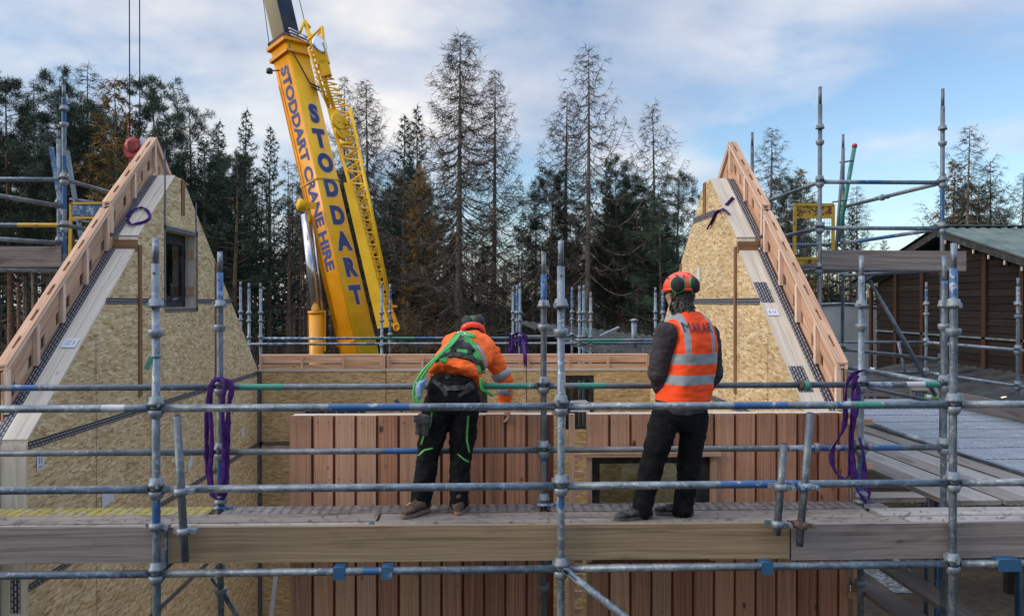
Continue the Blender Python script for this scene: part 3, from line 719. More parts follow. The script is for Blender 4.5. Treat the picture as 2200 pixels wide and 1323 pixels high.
def mk_simple_cup():
    mb = MB(); mb.lathe([(rT, -.05), (.046, -.03), (.046, -.008), (rT, -.006)], (0, 0, 0), n=8); mb.lathe([(.028, .09), (.048, .095), (.044, .13), (rT, .15)], (0, 0, 0), n=8)
    return mb.mesh('cup_coupler', [M['cast']])
CUP_S = mk_simple_cup()
def bands_px(p0, p1, px0, px1, lst):
    return [((a - px0) / (px1 - px0), (b - px0) / (px1 - px0), m_) for a, b, m_ in lst]
TM = [None]
TUBE_M = lambda base: [M[base], M['blue'], M['blue_worn'], M['green'], M['white_p'], M['yellow_p'], M['rust']]
def standard(t, top, zb, nodes, bands=(), spigot=.16, base='galv', cup='full', rs=None):
    """one upright: tube, thinner spigot with its pin hole, cups every half metre"""
    top = V3(top); r = rs or rT; mb = MB()
    zs = top.z - spigot; L_ = zs - zb
    mb.tube((top.x, top.y, zb), (top.x, top.y, zs), r, 14, [((z0 - zb) / L_, (z1 - zb) / L_, m_) for z0, z1, m_ in bands])
    mb.tube((top.x, top.y, zs - .01), top, r * .80, 12)
    mb.tube((top.x, top.y - r * .81, zs + .07), (top.x, top.y - r * .4, zs + .07), .007, 8, mi=6)
    mb.tube((top.x, top.y - r * 1.01, zs - .06), (top.x, top.y - r * .5, zs - .06), .009, 8, mi=6)
    sd_ = mb.build('standard', TUBE_M(base), t)
    for zn, closed in nodes:
        c = put(CUP_S if cup == 'simple' else (CUP_C if closed else CUP_O), 'cup_coupler', (top.x, top.y, zn), sd_, (0, 0, random.random() * 6))
    return sd_
def ledger(t, p0, p1, bands=(), name='ledger', base='galv', r=rT, n=12, trim=.045):
    p0 = V3(p0); p1 = V3(p1); d = (p1 - p0).normalized(); mb = MB()
    mb.tube(p0 + d * trim, p1 - d * trim, r, n, bands)
    if trim > .02:
        for p, s in ((p0, 1), (p1, -1)): mb.box(p + d * s * (trim - .005), (.03, .016, .055), Matrix((d, V3((0, 0, 1)).cross(d).normalized(), V3((0, 0, 1)))).transposed())
    return mb.build(name, TUBE_M(base), t)
BLUE, WORN, GREEN, WHITE, YEL, RUST = 1, 2, 3, 4, 5, 6
def clamp(par, c, axis, mat='cast', r=.03):
    """swivel coupler: ring, flap and bolt"""
    mb = MB(); c = V3(c); ax = V3(axis).normalized()
    mb.lathe([(r, -.022), (r + .012, -.02), (r + .012, .02), (r, .022)], c, ax, 12)
    a = ax.orthogonal().normalized(); s = V3((1, 0, 0)); s = (s - ax * s.dot(ax)).normalized()
    mb.bar(c + s * .02, c + s * .085, .03, .026, ax); mb.tube(c + s * .075 - V3((0, .03, 0)), c + s * .075 + V3((0, .03, 0)), .008, 8); mb.tube(c + s * .075 - V3((0, .038, 0)), c + s * .075 - V3((0, .024, 0)), .014, 6)
    mb.bar(c - s * .02 + V3((0, .03, 0)), c - s * .07 + V3((0, .035, 0)), .03, .03, ax)
    return mb.build('swivel_clamp', M[mat], par)

FS = thing('scaffold', 'galvanised tube scaffold across the front carrying the two workers', 'scaffold', (0, YF, 0))
zr1, zr2, zr3 = H - .652, H - 1.153, H - 1.674
fx = [335, 1205, 2048]
fX = [U(p, 800, YF).x for p in fx]
fX = [fX[0] - 2.5] + fX + [fX[2] + 2.5]
ftop = [515, 513, 517, 520, 520]
for i, X in enumerate(fX):
    zt_ = U(1100, ftop[i], YF).z
    b = {1: [(U(0, 1132, YF).z, U(0, 1062, YF).z, BLUE)], 2: [(U(0, 1112, YF).z, U(0, 1065, YF).z, WORN)], 3: [(U(0, 645, YF).z, U(0, 560, YF).z, WORN)]}.get(i, [])
    standard(FS, (X, YF, zt_), .02, [(H - .155, False)] + [(z_, True) for z_ in (zr1, zr2, zr3)] + [(zr3 - .52 * k, False) for k in (1, 2, 3)], b, base='galv')
def frow(z_, per):
    for i in range(len(fX) - 1):
        pb = [((a - p0_) / (p1_ - p0_), (b - p0_) / (p1_ - p0_), m_) for p0_, p1_ in [((-530, 335), (335, 1205), (1205, 2048), (2048, 2890))[i]] for a, b, m_ in per]
        ledger(FS, (fX[i], YF, z_), (fX[i + 1], YF, z_), [x for x in pb if x[1] > 0 and x[0] < 1], 'guard_rail' if z_ > zr3 else 'ledger')
frow(zr1, [(700, 880, BLUE), (235, 285, WHITE), (1570, 1690, BLUE), (1840, 1905, GREEN), (1800, 1830, WORN)])
frow(zr2, [(1540, 1740, BLUE)])
frow(zr3, [(776, 812, BLUE)])
for px, wpx in ((730, 24), (833, 24), (1645, 24), (2163, 48)):
    p = U(px, 1220, YF); mb = MB(); wd_ = wpx / 343; zc_ = zr3
    mb.lathe([(rT + .003, -wd_ / 2), (.034, -wd_ / 2), (.034, wd_ / 2), (rT + .003, wd_ / 2)], (p.x, YF, zc_), (1, 0, 0), 4 if 0 else 12)
    mb.box((p.x, YF + .05, zc_ + .02), (wd_, .07, .03)); mb.box((p.x, YF - .031, zc_ - .004), (wd_, .010, .076))
    mb.build('transom_hook', M['blue_hook'], FS)
# rear row
rx = [473, 1168, 1850]; rX = [U(p, 800, YR).x for p in rx]
rX = [rX[0] - 2.5] + rX
rtop = [542, 542, 545, 548]
zz_ = lambda py: U(1100, py, YR).z
for i, X in enumerate(rX):
    b = {1: [(zz_(655), zz_(578), BLUE), (zz_(1042), zz_(978), BLUE)], 2: [(zz_(645), zz_(585), BLUE), (zz_(992), zz_(955), BLUE)], 3: [(zz_(1085), zz_(975), BLUE)]}.get(i, [])
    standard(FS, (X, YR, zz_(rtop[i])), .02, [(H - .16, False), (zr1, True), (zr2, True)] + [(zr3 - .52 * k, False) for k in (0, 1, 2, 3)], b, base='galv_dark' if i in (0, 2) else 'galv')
    if i: mb = MB(); mb.lathe([(.055, 0), (.055, .008), (.03, .02), (.03, .05)], (X, YR, ZD + .006), n=12); mb.box((X + .05, YR - .01, ZD + .01), (.08, .06, .014)); mb.build('base_collar', M['blue_worn'], FS)
XE = U(2028, 800, 6.24).x
rXX = rX + [XE]
def rrow(z_, per):
    for i in range(len(rXX) - 1):
        p0_, p1_ = ((-222, 473), (473, 1168), (1168, 1850), (1850, 2028))[i]
        pb = [((a - p0_) / (p1_ - p0_), (b - p0_) / (p1_ - p0_), m_) for a, b, m_ in per]
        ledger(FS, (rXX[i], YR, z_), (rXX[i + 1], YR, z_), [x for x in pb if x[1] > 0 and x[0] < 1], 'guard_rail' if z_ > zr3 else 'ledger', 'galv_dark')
rrow(zr1, [(505, 600, GREEN), (1040, 1158, GREEN), (35, 90, BLUE), (1230, 1290, GREEN), (1856, 1915, WORN), (1945, 1990, WHITE), (1990, 2024, GREEN)])
rrow(zr2, [(826, 905, BLUE), (1860, 1935, BLUE), (1700, 1840, WORN)])
rrow(zr3, [])
for X0 in fX[1:4]:                           # transoms under the deck
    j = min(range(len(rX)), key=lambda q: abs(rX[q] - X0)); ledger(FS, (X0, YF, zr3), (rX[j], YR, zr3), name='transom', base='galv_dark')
p = U(1214, 1224, YF - .03); q = U(1365, 1342, YF - .03)
mb = MB(); mb.tube(p, q + (q - p) * 1.6, rT, 12); mb.bar(p - (q - p).normalized() * .02, p + (q - p).normalized() * .08, .012, .06, (0, 1, 0)); mb.lathe([(.012, -.03), (.02, -.03), (.02, .02), (.012, .02)], p, (0, 1, 0), 8); mb.build('brace', M['galv'], FS)
for a, b in (((455, 1240), (510, 1323)), ((478, 1262), (520, 1345))):
    p, q = U(*a, YR + .05), U(*b, YR + .05); ledger(FS, p, q + (q - p), name='brace', base='galv_dark', r=.017, trim=0)
# toe boards on edge, held by short tubes
def toe(x0, x1, pyl, pyr, hh, mat, label, yy=5.055, tilt=0):
    a = U(x0, pyl, yy); b = U(x1, pyr, yy); mb = MB(); mb.bar(a - V3((0, 0, hh / 2)), b - V3((0, 0, hh / 2)), .038, hh, (0, 0, 1))
    o = mb.build('toe_board', M[mat], None, (a.x, a.y, a.z - hh)); o['label'] = label; o['category'] = 'scaffold board'; o['group'] = 'toe boards on edge along the front of the deck'
    return o
toe(-560, 358, 1136, 1131, .222, 'toe_grey', 'grey stained toe board on edge below the OSB gable')
toe(363, 1694, 1131, 1122, .225, 'toe_new', 'long tan toe board on edge below both workers')
toe(1698, 2560, 1125, 1115, .228, 'toe_grey', 'grey-brown toe board on edge beside the rusty clamp')
mb = MB(); a = U(360.5, 1175, 5.06); mb.box((a.x, 5.052, a.z), (.012, .05, .225)); mb.build('board_end_band', M['blue_worn'], FS)
def stub(top, bot, y, clamps, label, nm='clamp_tube'):
    a, b = U(*top, y), U(*bot, y); mb = MB(); mb.tube(b, a, rT, 14); mb.lathe([(rT * .80, -.002), (rT * .8, .004)], a, a - b, 12, 1)
    t = mb.build('stub_tube', [M['galv_dark'], M['dark']], FS, None)
    for px, py, mt in clamps: clamp(t, U(px, py, y), a - b, mt)
stub((380, 893), (398, 1205), YF - .055, ((389, 1056, 'cast'), (395, 1141, 'cast')), '')
stub((1684, 953), (1669, 1148), YF - .055, ((1677, 1046, 'cast'), (1670, 1125, 'cast')), '')
stub((1741, 887), (1717, 1172), YF - .055, ((1728, 1044, 'blue_worn'), (1720, 1127, 'rust')), '')
clamp(FS, U(335, 1130, YF), (0, 0, 1), 'cast')
p = U(1722, 828, YR); clamp(FS, p, (1, 0, 0), 'rust'); clamp(FS, p + V3((.03, -.03, .0)), (1, 0, 0), 'green'); clamp(FS, U(1754, 962, YR), (1, 0, 0), 'cast')
mb = MB(); p = U(335, 768, YF); mb.lathe([(rT + .001, 0), (rT + .004, 0), (rT + .004, .012), (rT + .001, .012)], p, n=12); mb.bar(p + V3((-.02, -.02, 0)), p + V3((-.05, -.02, -.07)), .03, .006, (0, 1, 0)); mb.build('plastic_tie', M['green'], FS)

# deck boards: loose planks lying on the transoms
dg_rows = [(6.155, 'steel'), (5.925, 'wood'), (5.695, 'wood'), (5.465, 'wood'), (5.235, 'wood')]
def plank(x0, x1, y, wd_, mat, label, group, z_=None, dz=0, th=.038):
    zz = (ZD if z_ is None else z_) + dz; mb = MB(); mb.box(((x0 + x1) / 2, y, zz - th / 2), (x1 - x0, wd_, th))
    if mat.startswith('perf'):
        pass
    o = mb.build('steel_plank' if mat.startswith('perf') else 'scaffold_board', M[mat], None, ((x0 + x1) / 2, y, zz - th)); o['label'] = label; o['category'] = 'steel plank' if mat.startswith('perf') else 'scaffold board'; o['group'] = group
    return o
def plank_y(y0, y1, x, wd_, mat, label, group, z_=None, dz=0, th=.038, sk=0.0):
    zz = (ZD if z_ is None else z_) + dz; mb = MB(); mb.bar((x, y0, zz - th / 2), (x + sk, y1, zz - th / 2), wd_, th)
    o = mb.build('scaffold_board', M[mat], None, (x, y0, zz - th)); o['label'] = label; o['category'] = 'scaffold board'; o['group'] = group
    return o
GD = 'planks of the front deck'
xr = rX
plank(xr[1] - 2.5 + .05, xr[1] - .05, 6.165, .225, 'perf_yellow', 'yellow perforated steel plank against the OSB gable', GD)
plank(xr[1] + .05, xr[2] - .05, 6.165, .225, 'perf_dusty', 'grey perforated steel plank under the bending worker', GD)
plank(xr[2] + .05, xr[3] - .05, 6.165, .225, 'perf_dusty', 'grey perforated steel plank behind the man in the vest', GD)
jx = U(806, 1118, 5.8).x; j2 = U(1895, 1100, 5.8).x
plank(-4.6, jx - .0, 5.925, .222, 'board', 'weathered deck board beside the yellow steel plank', GD, dz=.003)
plank(jx + .02, j2 - .03, 5.925, .222, 'board', 'stained deck board the two workers stand on', GD, dz=-.002)
plank(j2 + .02, 5.2, 5.925, .222, 'board_pale', 'pale deck board beyond the purple sling, next to the cladding corner', GD, dz=.006)
plank(-4.6, jx - .01, 5.695, .222, 'board_pale', 'pale brown deck board ending at a blue paint mark', GD, dz=-.001)
plank(jx + .0, j2 + .12, 5.695, .222, 'board', 'grey deck board between the blue paint mark and the pale boards', GD, dz=.004)
plank(j2 + .14, 5.2, 5.695, .222, 'board_pale', 'pale deck board just behind the grey-brown toe board', GD, dz=.002)
mb = MB(); p = U(800, 1120, 5.69); mb.quad([(jx - .06, 5.60, ZD + .0055), (jx - .012, 5.60, ZD + .0055), (jx - .012, 5.80, ZD + .0055), (jx - .035, 5.78, ZD + .0055)]); mb.build('paint_mark', M['blue_worn'], FS)
for k, y in enumerate((5.465, 5.235)): plank(-4.6, 1.0 + k * .7, y, .222, 'board', ('deck board second from the toe boards, hidden behind them', 'deck board next to the toe boards, hidden behind them')[k], GD, dz=-.002); plank(1.02 + k * .7, 5.2, y, .222, 'board', ('short deck board second from the toe boards, behind the grey-brown one', 'short deck board next to the grey-brown toe board')[k], GD, dz=.001)

# twigs, leaves and chips trodden about on the deck
mb = MB(); rd = random.Random(9)
for _ in range(950):
    x, y = rd.uniform(-4.4, 4.8), rd.uniform(5.6, 6.26); c = V3((x, y, ZD + .009 + rd.random() * .004)); a = rd.random() * 6.28; l = rd.choice((.014, .022, .035, .06, .11)); w__ = rd.uniform(.004, .010) if l > .03 else rd.uniform(.010, .024)
    d = V3((math.cos(a), math.sin(a), rd.uniform(-.05, .12))); n_ = V3((-math.sin(a), math.cos(a), 0)); k = mb.add([c - d * l / 2 - n_ * w__ / 2, c + d * l / 2 - n_ * w__ / 3, c + d * l / 2 + n_ * w__ / 3, c - d * l / 2 + n_ * w__ / 2]); mb.face((k, k + 1, k + 2, k + 3), None, 0)
o = mb.build('debris', plain('trodden_debris', (.030, .024, .018), .9, 0, .5, 30)); o['kind'] = 'stuff'; o['label'] = 'dark twigs and leaf scraps trodden on the deck boards'

# ------------------------------------------------------------------ right-hand scaffold: raised platform and landing
RS = thing('scaffold', 'scaffold tower with a raised platform beside the windowless gable and brown barn', 'scaffold', (4.5, 9, 0))
XI, XO = U(1763, 400, 8.96).x, U(2012, 400, 9.1).x
YA, YBk = 8.98, 11.35
def st(px, y, pytop, nodes, bands=(), base='galv_dark', X=None, spig=.2, zb=.02):
    X = U(px, pytop, y).x if X is None else X
    zt_ = U(px, pytop, y).z
    standard(RS, (X, y, zt_), zb, nodes, [(U(px, b, y).z, U(px, a, y).z, m_) for a, b, m_ in bands], spig, base)
    return X
zU1, zU2, zP = U(1763, 391, YA).z, U(1763, 490, YA).z, U(1763, 578, YA).z
zL1, zL2 = H - .66, H - 1.16
N5 = lambda *z_: [(a, True) for a in z_]
st(1763, YA, 187, N5(zU1, zU2, zP, zL1, zL2) + [(zU1 + .48, False)], (), X=XI)
st(2012, YA, 191, N5(zU1, zU2, zP, zL1, zL2) + [(zU1 + .48, False)], ((405, 470, BLUE), (890, 905, BLUE)), X=XO)
st(1616, YBk, 285, N5(zU2, zU1) + [(zU1 + .1, False)], (), X=U(1616, 400, YBk).x)
st(1811, YBk, 289, N5(zU1, zU2, zP, zL1), ((385, 410, BLUE),), X=U(1811, 400, YBk).x)
XI2, XO2 = U(1616, 400, YBk).x, U(1811, 400, YBk).x
st(2028, 6.24, 550, N5(zr1, zr2) + [(H - .16, False)], ((590, 612, WORN),), 'galv', X=XE)
ledger(RS, (XI, YA, zU1), (XO, YA, zU1), [(.3, .5, BLUE)], 'guard_rail'); ledger(RS, (XI, YA, zU2), (XO, YA, zU2), [], 'guard_rail')
ledger(RS, (XI2, YBk, zU1), (XI, YA, zU1), [], 'guard_rail', 'galv_dark'); ledger(RS, (XI2, YBk, zU2), (XI, YA, zU2), [], 'guard_rail', 'galv_dark')
ledger(RS, (XO2, YBk, zU1), (XO, YA, zU1 + .0), [], 'guard_rail', 'galv_dark'); ledger(RS, (XO2, YBk, zU2), (XO, YA, zU2), [(.2, .6, BLUE)], 'guard_rail', 'galv')
clamp(RS, (XO2 + (XO - XO2) * .45, YBk + (YA - YBk) * .45, zU1), (XO - XO2, YA - YBk, 0), 'cast')
ledger(RS, (XI2, YBk, zU2 - .02), (XO2, YBk, zU2 - .02), [(0, .55, BLUE)], 'guard_rail', 'galv_dark'); ledger(RS, (XI2, YBk, zU1 - .25), (XI + .1, YBk, zU1 - .25), [], 'ledger', 'galv_dark')
ledger(RS, (XI, YA, zP - .0), (XO, YA, zP), [(.32, .55, BLUE)], 'ledger', 'cast', r=.034)
ledger(RS, (XI2, YBk, zP), (XI, YA, zP), [], 'ledger', 'galv_dark'); ledger(RS, (XO2, YBk, zP), (XO, YA, zP), [], 'ledger', 'galv_dark')
# leaning tubes and the green capped pole behind the platform
for (a, b, y, nm, mt, cap) in (((1812, 318), (1795, 560), 11.2, 'leaning_tube', 'galv_dark', 0), ((1836, 314), (1800, 520), 11.3, 'capped_pole', 'green', 1)):
    p, q = U(*a, y), U(*b, y); mb = MB(); mb.tube(q, p, .03 if cap else .022, 10)
    if cap: mb.lathe([(.036, -.02), (.036, .02), (.02, .035)], p, p - q, 10, 1)
    mb.build(nm, [M[mt], M['red']], RS)
mb = MB(); p0, p1 = U(1822, 345, 11.25), U(1806, 430, 11.25)
for k in range(3): p = p0 + (p1 - p0) * k / 2; mb.tube(p + V3((-.12, 0, -.03)), p + V3((.08, 0, 0)), .012, 6)
mb.build('ladder_rung', M['galv_dark'], RS)
# diagonal brace down from the platform
p, q = U(1868, 602, YA + .1), U(2010, 850, YA + .1); ledger(RS, p, q, [], 'brace', 'galv_dark', trim=0)
# yellow sign frame on the platform guard: rusty panels in a tube frame
YG = 10.2; mb = MB(); c = [U(1708, 440, YG), U(1790, 440, YG), U(1790, 580, YG), U(1706, 580, YG)]
for i in range(4): mb.bar(c[i], c[(i + 1) % 4], .035, .035, (0, 1, 0))
mb.bar(U(1706, 467, YG), U(1790, 467, YG), .03, .03, (0, 1, 0)); mb.bar(U(1706, 555, YG), U(1790, 555, YG), .03, .03, (0, 1, 0))
GT = mb.build('safety_gate', M['yellow_p'], None, U(1748, 580, YG)); GT['label'] = 'yellow framed scaffold gate with rusty top panel'; GT['category'] = 'gate'
PM_ = paint('rusted_yellow_panel', (.55, .33, .02), (.055, .022, .015), .50)
for (pa, pb) in (((1711, 443), (1787, 465)), ((1710, 557), (1786, 579))): mb = MB(); a, b = U(*pa, YG), U(*pb, YG); mb.box((a + b) / 2, (b.x - a.x, .006, a.z - b.z)); mb.build('gate_panel', PM_, GT)
mb = MB(); a, b = U(1708, 470, YG), U(1788, 553, YG)
for k in range(1, 14): x = a.x + (b.x - a.x) * k / 14; mb.tube((x, YG, b.z), (x, YG, a.z), .003, 4, caps=False)
for k in range(1, 9): zz = b.z + (a.z - b.z) * k / 9; mb.tube((a.x, YG + .004, zz), (b.x, YG + .004, zz), .003, 4, caps=False)
mb.build('gate_mesh', M['galv_dark'], GT)
# platform toe board and boards
a, b = U(1765, 537, YA - .03), U(2074, 540, YA - .03)
mb = MB(); mb.bar(a - V3((0, 0, .112)), b - V3((0, 0, .112)), .038, .225); o = mb.build('toe_board', M['toe_grey'], None, a - V3((0, 0, .225))); o['label'] = 'grey toe board on edge along the raised platform in front of the barn'; o['category'] = 'scaffold board'
for k in range(5): plank_y(YA, YBk + .2, XI + .12 + k * .26, .225, 'board', f'board of the raised platform, {("next to the gable", "second from the gable", "middle of five", "fourth from the gable", "next to the barn")[k]}', 'boards of the raised platform', z_=zP + .075, sk=-.1)
# lower guard rails running back and the landing beyond
Xb = U(1811, 640, 11.4).x
ledger(RS, (XE, 6.24, zr1), (XE - .02, 8.7, zr1), [], 'guard_rail', 'galv'); ledger(RS, (XE, 6.24, zr2), (XE - .02, 8.7, zr2), [], 'guard_rail', 'galv')
standard(RS, (XE - .02, 8.72, H - .3), .02, [(zr1, True), (zr2, True)], (), .05, 'galv_dark')
ledger(RS, (XO, YA, zL1), (Xb, 11.35, zL1 - .02), [], 'guard_rail', 'galv_dark'); ledger(RS, (XO, YA, zL2), (Xb, 11.35, zL2), [], 'guard_rail', 'galv_dark')
X7 = 7.25
standard(RS, (U(2187, 650, 10.8).x, 10.8, U(2187, 597, 10.8).z), .02, N5(zL1, zL2) + [(zL1 + .5, False)], [(H - .22, H - .15, BLUE)], .12, 'galv')
standard(RS, (U(1990, 650, 13.0).x, 13.0, U(1990, 606, 13.0).z), .02, N5(zL1, zL2) + [(zL1 + .5, False)], [(H + .05, H + .2, BLUE)], .12, 'galv')
XA, XB_ = U(1990, 650, 13.0).x, U(2187, 650, 10.8).x
for zz in (zL1, zL2): ledger(RS, (XA, 13.0, zz), (XB_, 10.8, zz), [(.1, .35, WORN)], 'guard_rail'); ledger(RS, (XB_, 10.8, zz), (XB_ - .05, 8.3, zz), [], 'guard_rail'); ledger(RS, (XA, 13.0, zz), (4.6, 13.1, zz), [], 'guard_rail', 'galv_dark')
p, q = U(1930, 735, 12.8), U(1944, 800, 12.8); ledger(RS, p, q, [], 'brace', 'galv', trim=0)
GLN = 'steel planks of the landing'
words = ['nearest the timber walkway end', 'second', 'third', 'fourth', 'fifth', 'sixth', 'seventh', 'eighth', 'ninth', 'tenth', 'eleventh', 'twelfth', 'thirteenth', 'fourteenth', 'fifteenth', 'sixteenth', 'seventeenth', 'eighteenth', 'nineteenth', 'twentieth', 'last one under the barn-side toe board']
ys = 6.85; k = 0
while ys < 13.2:
    plank(5.0, 7.2, ys, .305, 'perf_grey', ('first' if k == 0 else words[min(k, 20)]) + ' grey perforated steel landing plank, counted from the nearest', GLN, dz=-.01 - (k % 2) * .004); ys += .318; k += 1
mb = MB(); mb.box((6.1, 13.28, ZD + .11), (2.5, .038, .225)); o = mb.build('toe_board', M['toe_grey'], None, (6.1, 13.28, ZD)); o['label'] = 'grey toe board across the far end of the steel landing'; o['category'] = 'scaffold board'
mb = MB(); mb.bar((7.22, 13.2, ZD + .11), (7.2, 8.2, ZD + .11), .038, .225); o = mb.build('toe_board', M['toe_grey'], None, (7.2, 10, ZD)); o['label'] = 'grey toe board on the barn side of the steel landing'; o['category'] = 'scaffold board'
GW = 'timber boards of the side walkway'
for k in range(5): plank_y(6.24 + (k % 2) * .03, 13.1, 3.79 + k * .245 + .03, .228, 'board_pale' if k % 2 else 'board', f'long walkway board running back, {("nearest the gable", "second from the gable", "in the middle of five", "fourth from the gable", "beside the steel landing")[k]}', GW, dz=(.004, -.003, .002, -.004, .006)[k], sk=.0)
mb = MB(); mb.bar((4.955, 6.3, ZD + .012), (4.955, 13.0, ZD + .012), .05, .05); mb.build('edge_angle', M['galv_dark'], RS)
plank_y(6.5, 10.5, 3.28, .225, 'board', 'low inner board beside the cladding corner, darker and set below the walkway', GW, dz=-.12)
o = plank(3.05, U(2008, 1075, 6.1).x, 6.31, .2, 'board', 'short loose board lying by the purple sling', GD, dz=.04)
plank_y(5.4, 12, 3.15, .225, 'board', 'long board of the lower lift beside the cladding', 'boards of the lower lift', z_=H - 2.3)
plank_y(5.4, 12, 3.95, .225, 'board', 'long board of the lower lift above the gravel', 'boards of the lower lift', z_=H - 2.55)
mb = MB(); mb.bar((5.9, 8.0, H - 2.2), (7.5, 7.4, H - 2.3), .225, .038, (0, 0, 1)); o = mb.build('scaffold_board', M['board'], None, (6.5, 7.8, H - 2.3)); o['label'] = 'lower board slanting across the dark earth'; o['category'] = 'scaffold board'; o['group'] = 'boards of the lower lift'
for px, y, b in ((1991, 11.0, 'galv_dark'), (2012, 8.9, 'blue'), (2190, 8.6, 'blue')):
    X = U(px, 1250, y).x; mb = MB(); mb.tube((X, y, .02), (X, y, ZD - .1), rT, 10); mb.build('standard', M[b], RS)
mb = MB(); p = U(1975, 853, 12.6); mb.box(p + V3((0, 0, .05)), (.20, .12, .10)); mb.box(p + V3((.0, 0, .105)), (.22, .13, .012)); mb.box(p + V3((.0, 0, .05)), (.215, .125, .014))
o = mb.build('wrapped_pack', M['tape'], None, p); o['label'] = 'small black and white pack beside the standard on the landing'; o['category'] = 'pack'
p = U(1988, 852, 11.9); mb = MB(); mb.tube(p, p + V3((.17, 0, -.015)), .035, 12, [(0, .4, 1)]); mb.lathe([(.035, 0), (.015, .03), (.012, .06)], p + V3((.17, 0, -.015)), (1, 0, -.05), 10, 0)
o = mb.build('sealant_tube', [plain('lime_plastic', (.16, .42, .03), .4), M['paper']], None, p); o['label'] = 'green and white plastic bottle lying on the landing'; o['category'] = 'bottle'

# ------------------------------------------------------------------ left-hand scaffold beyond the gable
LS = thing('scaffold', 'blue-painted scaffold tower with a platform outside the gable that has the window', 'scaffold', (-5, 9, 0))
YLA, YLB = 8.95, 11.2
XLI = U(138, 400, YLA).x; XLO = XLI - 1.28
zt_ = lambda py, y=YLA: U(138, py, y).z
standard(LS, (XLI, YLA, zt_(183)), .02, [(zt_(386), True), (zt_(488), True), (zt_(575), True), (zt_(262), False)], [(zt_(268), zt_(212), BLUE), (zt_(365), zt_(335), BLUE), (zt_(450), zt_(398), BLUE), (zt_(545), zt_(500), BLUE)], .14, 'galv')
standard(LS, (XLO, YLA, zt_(183)), .02, [(zt_(386), True), (zt_(488), True), (zt_(575), True)], [], .14, 'galv')
Xb2 = U(126, 400, YLB).x; standard(LS, (Xb2, YLB, U(126, 283, YLB).z), .02, [(zt_(386), True), (zt_(488), True)], [(zt_(470), zt_(450), BLUE)], .1, 'galv')
Xb3 = Xb2 + 1.28; standard(LS, (Xb3, YLB, U(126, 340, YLB).z), .02, [(zt_(386), True)], [], .1, 'galv_dark')
for py in (386, 484): ledger(LS, (XLO, YLA, zt_(py)), (XLI, YLA, zt_(py)), [(0, .3, BLUE), (.62, .98, YEL)] if py > 400 else [(.0, .35, WORN)], 'guard_rail'); ledger(LS, (XLI, YLA, zt_(py)), (Xb3, YLB, zt_(py)), [], 'guard_rail', 'galv_dark')
for dpy in (30, 12): pass
ledger(LS, (XLO - .9, 7.2, zt_(386) + .02), (XLI, YLA, zt_(386) - .3), [(.3, .6, BLUE)], 'guard_rail', 'galv_dark', trim=.03)
ledger(LS, (XLO - .9, 7.2, zt_(488) - .1), (XLI, YLA, zt_(488) - .18), [(.4, .6, BLUE)], 'guard_rail', 'galv', trim=.03)
ledger(LS, (XLO, YLA, zt_(579)), (XLI, YLA, zt_(579)), [], 'ledger', 'cast', r=.034)
a, b = U(-130, 529, YLA - .03), U(132, 530, YLA - .03)
mb = MB(); mb.bar(a - V3((0, 0, .112)), b - V3((0, 0, .112)), .038, .225); o = mb.build('toe_board', M['toe_grey'], None, a - V3((0, 0, .225))); o['label'] = 'grey toe board on edge on the blue-painted scaffold tower'; o['category'] = 'scaffold board'
for k in range(5): plank_y(YLA, YLB + .2, XLI - .1 - k * .25, .225, 'board', f'board of the blue scaffold platform, {("next to the gable", "second from the gable", "middle of five", "fourth from the gable", "outermost")[k]}', 'boards of the blue scaffold platform', z_=zt_(579) + .075)
for a, b, mt in (((110, 316), (124, 402), 'blue_worn'), ((144, 324), (168, 470), 'galv')):
    p, q = U(*a, 10.6), U(*b, 10.6); mb = MB(); mb.bar(q + (q - p) * .7, p, .03, .075, (0, 1, 0)); mb.build('leaning_plank', M[mt], LS)
for k in range(3):
    p = U(150 + k * 6, 428 + k * 45, 10.6); mb = MB(); mb.tube(p, p + V3((.32, 0, -.04)), .018, 8); mb.build('ladder_rung', M['galv_dark'], LS)
mb = MB(); Yg = 9.9; c = [U(152, 437, Yg), U(232, 436, Yg), U(232, 468, Yg), U(152, 468, Yg)]
for i in range(4): mb.bar(c[i], c[(i + 1) % 4], .025, .025, (0, 1, 0))
mb.bar(c[3], U(150, 560, Yg), .03, .03, (0, 1, 0))
GT2 = mb.build('safety_gate', M['yellow_p'], None, U(190, 560, Yg)); GT2['label'] = 'yellow framed gate with a blue panel on the tower outside the windowed gable'; GT2['category'] = 'gate'
mb = MB(); a, b = U(155, 440, Yg), U(229, 465, Yg); mb.box((a + b) / 2, (b.x - a.x, .006, a.z - b.z)); mb.build('gate_panel', M['blue_worn'], GT2)

# ------------------------------------------------------------------ rear scaffold, seen above the rear wall
BS = thing('scaffold', 'distant scaffold behind the rear wall, its thin uprights against the dark wood', 'scaffold', (0, 13.6, 0))
Y1, Y2 = 13.75, 14.95
zB = U(1100, 738, Y1).z; zB2 = U(1100, 726, Y2).z
row1, row2 = [], []
for px, pt, y, col in ((517, 605, Y2, 0), (535, 608, Y1, 0), (560, 608, Y1 + .1, 0), (820, 606, Y1, 0), (838, 610, Y2, 1), (1102, 615, Y2, 0), (1111, 612, Y1, 1), (1117, 608, Y1 + .15, 0), (1229, 617, Y2, 1), (1245, 614, Y1, 0), (1254, 612, Y1 + .1, 0), (1269, 627, Y1, 0), (1408, 617, Y2, 0), (1424, 622, Y1, 1)):
    p = U(px, pt, y)
    standard(BS, p, .02, [(zB, True), (zB + .42, False), (zB - .5, True)], [(p.z - .42, p.z - .12, WORN)] if col else [], .1, 'galv', 'simple')
xa, xb = U(528, 738, Y1).x, U(1440, 738, Y1).x
